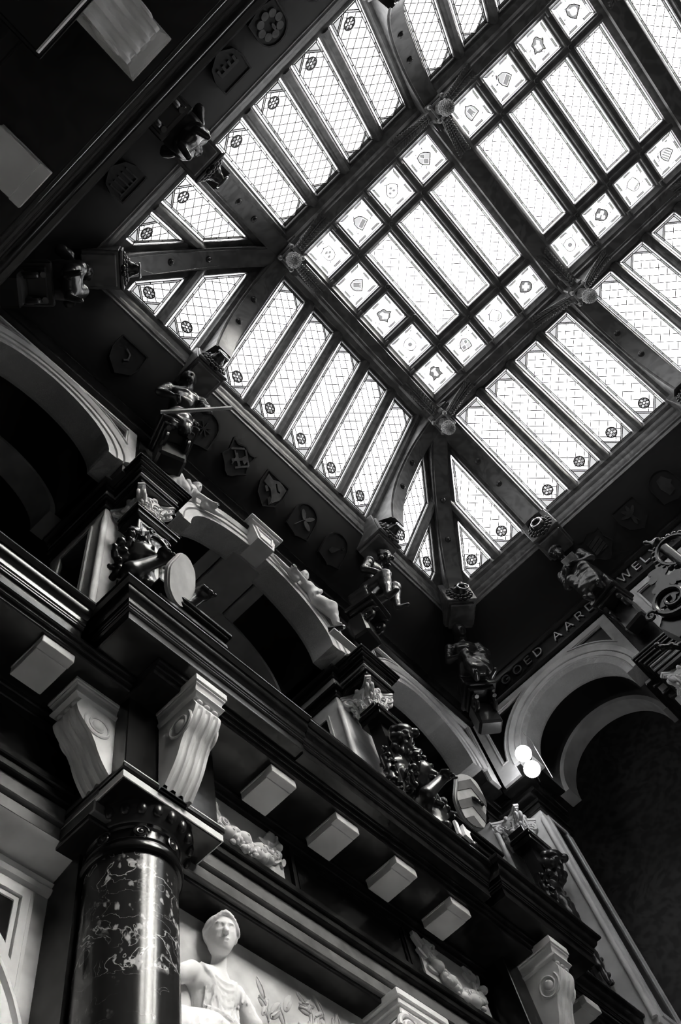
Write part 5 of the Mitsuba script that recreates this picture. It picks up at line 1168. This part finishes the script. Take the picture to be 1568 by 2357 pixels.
def held_shield(pos, rz, label, chevrons):
    k = thing('shield', label, 'shield'); M = M44(rotz(rz) @ roty(.34) * (1.0 if chevrons else .86), pos)
    t = np.linspace(0, 2 * math.pi, 49)[:-1]; out = Polygon([(.33 * math.sin(a) * (1 + .05 * math.sin(6 * a)), .47 * math.cos(a) - .02 * math.cos(3 * a)) for a in t])
    m = MB(); m.extr(out, .05, o=(-.03, 0, 0), u=(0, 1, 0), v=(0, 0, 1), w=(1, 0, 0)); m.extr(out.buffer(-.02), .03, o=(.02, 0, 0), u=(0, 1, 0), v=(0, 0, 1), w=(1, 0, 0)); obj('field', m, 'shieldstone' if chevrons else 'stone2', k, smooth=30, M=M)
    if chevrons:
        for z in (.22, -.10, -.42):
            c = Polygon([(-.4, z - .25), (0, z + .0), (.4, z - .25), (.4, z - .10), (0, z + .16), (-.4, z - .10)]).intersection(out.buffer(-.02)); m = MB(); m.extr(c, .014, o=(.045, 0, 0), u=(0, 1, 0), v=(0, 0, 1), w=(1, 0, 0)); obj('chevron', m, 'shielddark', k, smooth=False, M=M)
held_shield((-3.98, -.22, -11.13), .42, 'pale mottled oval shield without device under the paws of the left lion', False)
held_shield((-3.94, 5.66, -10.78), -.14, 'oval shield with dark and light chevrons under the paws of the right lion', True)

# ---------- garlands of fruit in the frieze ----------
def garland(t0, t1, label, seed):
    k = thing('garland_panel', label, 'relief'); rs = random.Random(seed); D = -5.085; w = t1 - t0
    m = MB(); m.box((-5.16, t0, -13.54), (-5.09, t1, -12.80), .006); obj('ground', m, 'stone2', k, smooth=False)
    m = MB(); m.box((-5.14, t0 - .03, -13.60), (-5.02, t1 + .03, -13.54), .008); obj('sill', m, 'greystone', k, smooth=False)
    n = 30
    for i in range(n):
        u = i / (n - 1); y = t0 + .08 + (w - .16) * u; sag = 4 * (u - .5) ** 2; z = -13.42 + .36 * sag + rs.uniform(-.07, .07); r = rs.uniform(.05, .085) * (1.25 - .5 * sag)
        m = MB(); c = np.array([D + r * .7, y, z]); kind = i % 5
        if kind == 0:
            for q in range(8): a = q * math.pi / 4; m.ell(c + [0, .45 * r * math.cos(a), .45 * r * math.sin(a)], (r * .8, r * .62, r * .62), None, 1)
            obj('pumpkin', m, 'stone', k)
        elif kind == 1:
            for q in range(11): m.ell(c + [rs.uniform(0, .6) * r, rs.uniform(-1, 1) * r, rs.uniform(-1.1, .7) * r], (r * .42,) * 3, None, 1)
            obj('grapes', m, 'stone', k)
        elif kind == 2:
            a = np.linspace(0, 5 * math.pi, 40); q = r * 1.05 * (1 - a / a.max() * .9); m.tube(np.stack([c[0] + .5 * r * (a / a.max()), c[1] + q * np.cos(a), c[2] + q * np.sin(a)], 1), r * .2, 6); m.ell(c - [r * .3, 0, 0], (r * .7, r, r)); obj('rose', m, 'stone', k)
        else: m.ell(c, (r, r * 1.05, r * .95)); m.ell(c + [r * .95, 0, 0], (r * .16,) * 3, None, 1); obj('fruit', m, 'stone', k)
    for i in range(20):
        e = rs.random() < .5; y = (t0 + rs.uniform(.04, .35)) if e else (t1 - rs.uniform(.04, .35)); z = rs.uniform(-13.3, -12.86); a = rs.uniform(0, 3.1); m = MB()
        P = leafp(0, 0, math.degrees(a), rs.uniform(.14, .24), rs.uniform(.03, .05)); m.extr(P, .05, o=(D - .02, y, z), u=(0, 1, 0), v=(0, 0, 1), w=(1, 0, 0)); obj('leaf', m, 'stone', k, smooth=30)
    m = MB()
    for s, yy in ((1, t0 + .1), (-1, t1 - .1)):
        x = np.linspace(0, 1, 14); m.tube(np.stack([np.full(14, D + .03), yy + s * .25 * x + .03 * np.sin(9 * x), -12.88 - .3 * x + .04 * np.cos(9 * x)], 1), .025, 6)
    obj('ribbon', m, 'stone', k)
garland(.98, 2.36, 'pale fruit garland relief in the dark frieze, right of the column under the detector', 5)
garland(4.85, 6.2, 'pale fruit garland relief in the dark frieze left of the lower right console', 6)

# ---------- plaster figure and mask capital below ----------
def relief_woman():
    c = lambda x, y, z: (x, y, z)   # x out of the wall, y along it, z up
    P = head_prims((.22, .0, -.03), basis((.84, -.45, -.25), (0, .06, 1)), 1.28, 'bun')
    P += [('c', (.17, .03, -.12), (.10, .04, -.38), .068, .082, .025), ('e', (.06, -.02, -.50), (.15, .30, .20), .06), ('e', (.06, .0, -.72), (.16, .24, .22), .07), ('e', (.16, -.12, -.60), (.06, .085, .08), .06), ('e', (.16, .11, -.60), (.06, .085, .08), .06), ('e', (.06, .02, -.95), (.17, .26, .2), .08)]
    limb(P, (.08, .27, -.46), (.16, .40, -.78), (.20, .46, -.98), .10, .085, .05, .03); P += hand_prims((.20, .46, -.98), basis((.10, .20, -1), (1, 0, 0)), 1.5, .15)
    limb(P, (.08, -.28, -.46), (.14, -.52, -.66), (.16, -.80, -.80), .095, .08, .055, .03)
    P += [('e', (.10, -.20, -1.20), (.22, .52, .30), .10), ('e', (.14, -.55, -1.30), (.20, .42, .26), .10), ('c', (.12, -.2, -1.2), (.10, .15, -1.75), .26, .20, .1), ('c', (.14, -.6, -1.3), (.05, -.5, -2.0), .22, .22, .1), ('c', (.02, -.1, -1.5), (.02, .0, -2.1), .3, .3, .1)]
    bv = body(P, .03, .08)[0]
    def sx(y, z):
        m_ = (abs(bv[:, 1] - y) < .035) & (abs(bv[:, 2] - z) < .035); return bv[m_, 0].max() if m_.any() else .1
    def fold(path, r, k=.010):
        q = [(sx(y, z) - .004, y, z) for y, z in path]
        for a, b in zip(q[:-1], q[1:]): P.append(('c', a, b, r, r, k))
    for i in range(5): fold([(.22 * math.cos(a) * (1 - .10 * i), -.40 - (.13 + .075 * i) * math.sin(a) - .01 * i) for a in np.linspace(0, math.pi, 10)], .014)
    for i in range(7): fold([(-.21 + .07 * i + .01 * math.sin(5 * q + i), -.66 - .24 * q) for q in np.linspace(0, 1, 6)], .012)
    for dz in (0, .05): fold([(-.24 + .48 * q, -.90 - dz + .018 * math.sin(16 * q)) for q in np.linspace(0, 1, 14)], .018)
    for i in range(8): fold([(.16 - .13 * i + (.05 - .02 * i) * q + .015 * math.sin(6 * q + i), -1.05 - .03 * i - .8 * q) for q in np.linspace(0, 1, 9)], .02, .02)
    for s in (.27, .31, .35): fold([(s, -.50 - .4 * (s - .27)), (s - .02, -.62)], .014)
    for i in range(4): P.append(('c', (.17, .28 + .035 * i, -.55 - .07 * i), (.19, .40 + .02 * i, -.62 - .07 * i), .022, .018, .02))
    return body(P, .0145, .08, lambda X: (X[..., 2] <= -1.0) * .006 * np.sin(22 * X[..., 1] + 9 * X[..., 2]))
k = obj('relief_figure', relief_woman(), 'plaster', smooth=50, M=M44(t=(-5.53, 1.50, -14.42)), label='white plaster figure of a draped woman resting on the arch, right of the marble column', cat='relief')
rs = random.Random(21); k = thing('foliage_relief', 'shallow plaster foliage on the spandrel right of the plaster woman', 'relief')
for i in range(26):
    y = rs.uniform(2.15, 3.7); z = -14.35 - rs.uniform(.0, .55) * (1 - .3 * (y - 2.1)); a = rs.uniform(0, 360); P = leafp(0, 0, a, rs.uniform(.14, .26), rs.uniform(.03, .06)); m = MB()
    m.ell((-5.50, y, z), (.025, rs.uniform(.08, .14), rs.uniform(.03, .05)), rotx(math.radians(a))); m.tube([(-5.48, y - .09 * math.cos(math.radians(a)), z - .09 * math.sin(math.radians(a))), (-5.47, y, z), (-5.49, y + .12 * math.cos(math.radians(a)), z + .12 * math.sin(math.radians(a)))], .009, 5); obj('leaf', m, 'plastertop', k, smooth=40)
k = thing('mask_capital', 'white capital with a curly-haired face between two volutes at the bottom edge', 'capital'); MY = 4.32; MX = -5.33; MZ = -14.1
m = MB()
for z0, z1, e in ((-.10, 0, .06), (-.18, -.10, .03), (-.26, -.18, .0)): m.box((-.5, -.40 - e, z0), (.30 + e, .40 + e, z1), .012)
obj('abacus', m, 'stone', k, smooth=False, M=M44(t=(MX, MY, MZ)))
m = MB(); m.box((-.5, -.34, -1.6), (.2, .34, -.2), .02); obj('block', m, 'stone', k, smooth=False, M=M44(t=(MX, MY, MZ)))
for s in (-1, 1):
    m = MB(); a = np.linspace(0, 4.5 * math.pi, 50); r = .19 * (1 - a / a.max() * .9); m.tube(np.stack([np.full(50, .30), s * (.30 + r * np.cos(a)), -.45 + r * np.sin(a)], 1), .032, 8); m.lathe([(0, .05), (.18, .05), (.19, .28), (0, .28)], (0, s * .30, -.45), 24, 'x'); m.tube([(.30, s * .30, -.27), (.31, s * .15, -.29), (.30, 0, -.33)], .04, 7); obj('volute', m, 'stone', k, M=M44(t=(MX, MY, MZ)))
P = head_prims((.30, 0, -.78), basis((.95, .05, -.15), (0, 0, 1)), 2.1, 'short', True); rs = random.Random(4)
for i in range(34): a = rs.uniform(-1.2, 1.2); P.append(('e', (.30 + .22 * math.cos(a) * rs.uniform(.3, .9), .26 * math.sin(a), -.56 + rs.uniform(-.06, .12) - .25 * abs(math.sin(a)) ** 3), (.06, .055, .055), .012))
obj('face', body(P, .02, .08), 'stone', k, smooth=50, M=M44(t=(MX, MY, MZ)))

# ---------- small fittings ----------
k = thing('smoke_detector', 'white rounded triangular detector on the dark soffit between console and modillion', 'detector')
c = np.array([-4.64, 1.24, -12.5]); t3 = [c[:2] + .115 * np.array([math.cos(a), math.sin(a)]) for a in (2.5, 2.5 + 2.094, 2.5 + 4.189)]
P = Polygon(t3).buffer(.115, 16); m = MB(); m.extr(P, .12, o=(0, 0, -12.60)); m.extr(P.buffer(-.02), .02, o=(0, 0, -12.62)); obj('housing', m, 'plastic', k, smooth=30)
for q in t3: m = MB(); q2 = c[:2] + (q - c[:2]) * .9; m.box((q2[0] - .018, q2[1] - .008, -12.628), (q2[0] + .018, q2[1] + .008, -12.618)); obj('slot', m, 'iron', k, smooth=False)
k = thing('security_camera', 'small dark security camera on the entablature at the right foot of the middle arch', 'camera')
c = np.array([-4.35, 4.18, -6.72]); m = MB(); m.tube([c + [-.12, -.1, 0], c + [.1, .06, -.0]], .06, 14); obj('housing', m, 'iron', k)
m = MB(); m.ell(c + [.11, .07, 0], (.045, .045, .045)); obj('lens', m, 'steel', k); m = MB(); m.box((c[0] - .1, c[1] - .08, -6.85), (c[0] - .02, c[1] + .02, c[2])); m.box((c[0] - .12, c[1] - .12, -6.88), (c[0] + .02, c[1] + .6, -6.84)); obj('bracket', m, 'plastic', k, smooth=False)
k = thing('paper_roll', 'crumpled white paper lying on the gallery edge beside the chevron shield', 'paper'); m = MB()
m.extr(Polygon([(0, 0), (.16, -.02), (.15, .10), (.22, .2), (.12, .17), (.06, .24), (.02, .12)]), .05, o=(-3.97, 4.92, -11.98), u=(0, 1, 0), v=(0, 0, 1), w=(1, 0, 0)); m.extr(Polygon([(-.12, 0), (-.04, 0), (-.02, .26), (-.09, .28)]), .04, o=(-4.0, 4.95, -11.98), u=(0, 1, 0), v=(0, 0, 1), w=(1, 0, 0)); obj('sheet', m, 'paper', k, smooth=False)
# two bare lamps in the corner, with their bracket, and a hanging cable
LAMPE = {'type': 'area', 'radiance': {'type': 'rgb', 'value': [0.35, 0.35, 0.35]}}
for i, (p, l) in enumerate((((-3.69, 9.15, -6.99), 'upper of two glowing lamps in the right far corner'), ((-3.70, 9.15, -7.47), 'lower of two glowing lamps in the right far corner'))):
    k = thing('lamp', l, 'lamp'); m = MB(); m.ell(p, (.17, .17, .17), None, 3); v, f = m.arr()
    scene[k + '__globe'] = {**ply((Wv(v), f), 'm_plastic', smooth=True), 'emitter': LAMPE}
    m = MB(); m.tube([np.array(p) + [0, .15, .05], np.array(p) + [-.1, .50, .12]], .03, 8); m.lathe([(.0, .0), (.07, 0), (.07, .05), (0, .05)], np.array(p) + [0, .14, -.02], 12, 'y'); obj('arm', m, 'iron', k)
m = MB(); m.tube([(-3.48, 9.2, -6.36), (-3.47, 9.21, -6.55), (-3.42, 9.2, -6.75), (-3.44, 9.2, -7.94)], .006, 5); obj('cable', m, 'steel', label='thin pale cable hanging past the two lamps in the far right corner', cat='cable')
m = MB(); m.tube([(-2.75, -2.9, -3.0), (-2.4, -2.2, -2.75), (-1.2, -1.0, -.8)], .004, 5)
obj('wire', m, 'steel', label='thin wire stretched across the hip-cut lights in the far left corner', cat='cable')

# wrought lamp standard at the right edge
k = thing('lamp_standard', 'black wrought-iron lamp standard with scrolls and leaves at the right edge', 'lamp post')
def V6(x, z, y=6.0): return np.array([x, y, z])
m = MB(); m.tube([V6(.95, -23), V6(.92, -12), V6(.9, -8.9)], .09, 12); obj('pole', m, 'iron', k)
m = MB(); m.lathe([(0, .32), (.03, .30), (.045, .25), (.03, .2), (.05, .12), (.10, .05), (.11, 0), (.06, -.05), (0, -.06)], (0, 0, 0), 18); v, f = m.arr(); obj('finial', (v, f), 'iron', k, M=M44(roty(-.5) , V6(.90, -8.70)))
a = np.linspace(-.6, 3.6, 30); m = MB(); m.tube(np.stack([.98 + .30 * np.cos(a + .7), np.full(30, 6.0), -9.10 + .34 * np.sin(a + .7)], 1), .05, 9)
for i in range(0, 30, 2): q = a[i] + .7; m.ell((.98 + .35 * math.cos(q), 6.0, -9.10 + .39 * math.sin(q)), (.05, .05, .05), None, 1)
obj('hoop', m, 'iron', k)
for i, (x, z, an, l) in enumerate(((.62, -9.25, 200, .34), (.55, -9.42, 240, .30), (.48, -9.55, 215, .32), (.44, -9.72, 250, .30), (.60, -9.5, 300, .3), (.36, -9.78, 215, .26), (.70, -9.3, 160, .3), (.52, -9.6, 170, .3))):
    P = leafp(0, 0, an, l, .085); P = P.union(leafp(.0, .0, an + 38, l * .75, .06)).union(leafp(0, 0, an - 38, l * .75, .06)); m = MB(); m.extr(P, .03, o=V6(x, z), u=(1, 0, 0), v=(0, 0, 1), w=(0, -1, 0)); obj('leaf', m, 'iron', k, smooth=False)
m = MB(); a = np.linspace(0, 3.2 * math.pi, 50); r = .34 * (1 - a / a.max() * .85); m.tube(np.stack([.36 + r * np.cos(a + 1.2), np.full(50, 5.95), -9.95 - r * np.sin(a + 1.2)], 1), np.linspace(.06, .03, 50), 9); obj('scroll', m, 'iron', k)
m = MB(); m.extr(Polygon([(-.08, -10.2), (.12, -10.02), (.34, -9.78), (.95, -9.6), (.95, -10.6), (.02, -10.62)]), .25, o=(0, 6.0, 0), u=(1, 0, 0), v=(0, 0, 1), w=(0, 1, 0)); obj('bracket_plate', m, 'iron', k, smooth=False)
m = MB(); a = np.linspace(0, 2.5 * math.pi, 30); r = .10 * (1 - a / a.max() * .8); m.tube(np.stack([-.05 + r * np.cos(a), np.full(30, 5.9), -10.02 + r * np.sin(a)], 1), .03, 7)
for q in ((-.26, -10.66), (-.15, -10.75), (-.04, -10.86), (-.3, -10.56)): m.ell((q[0], 5.92, q[1]), (.06, .06, .06), None, 1)
m.tube([V6(-.3, -10.6, 5.92), V6(-.12, -10.8, 5.92), V6(.05, -11.1, 5.95), V6(.9, -11.3)], .045, 8); obj('curl', m, 'iron', k)
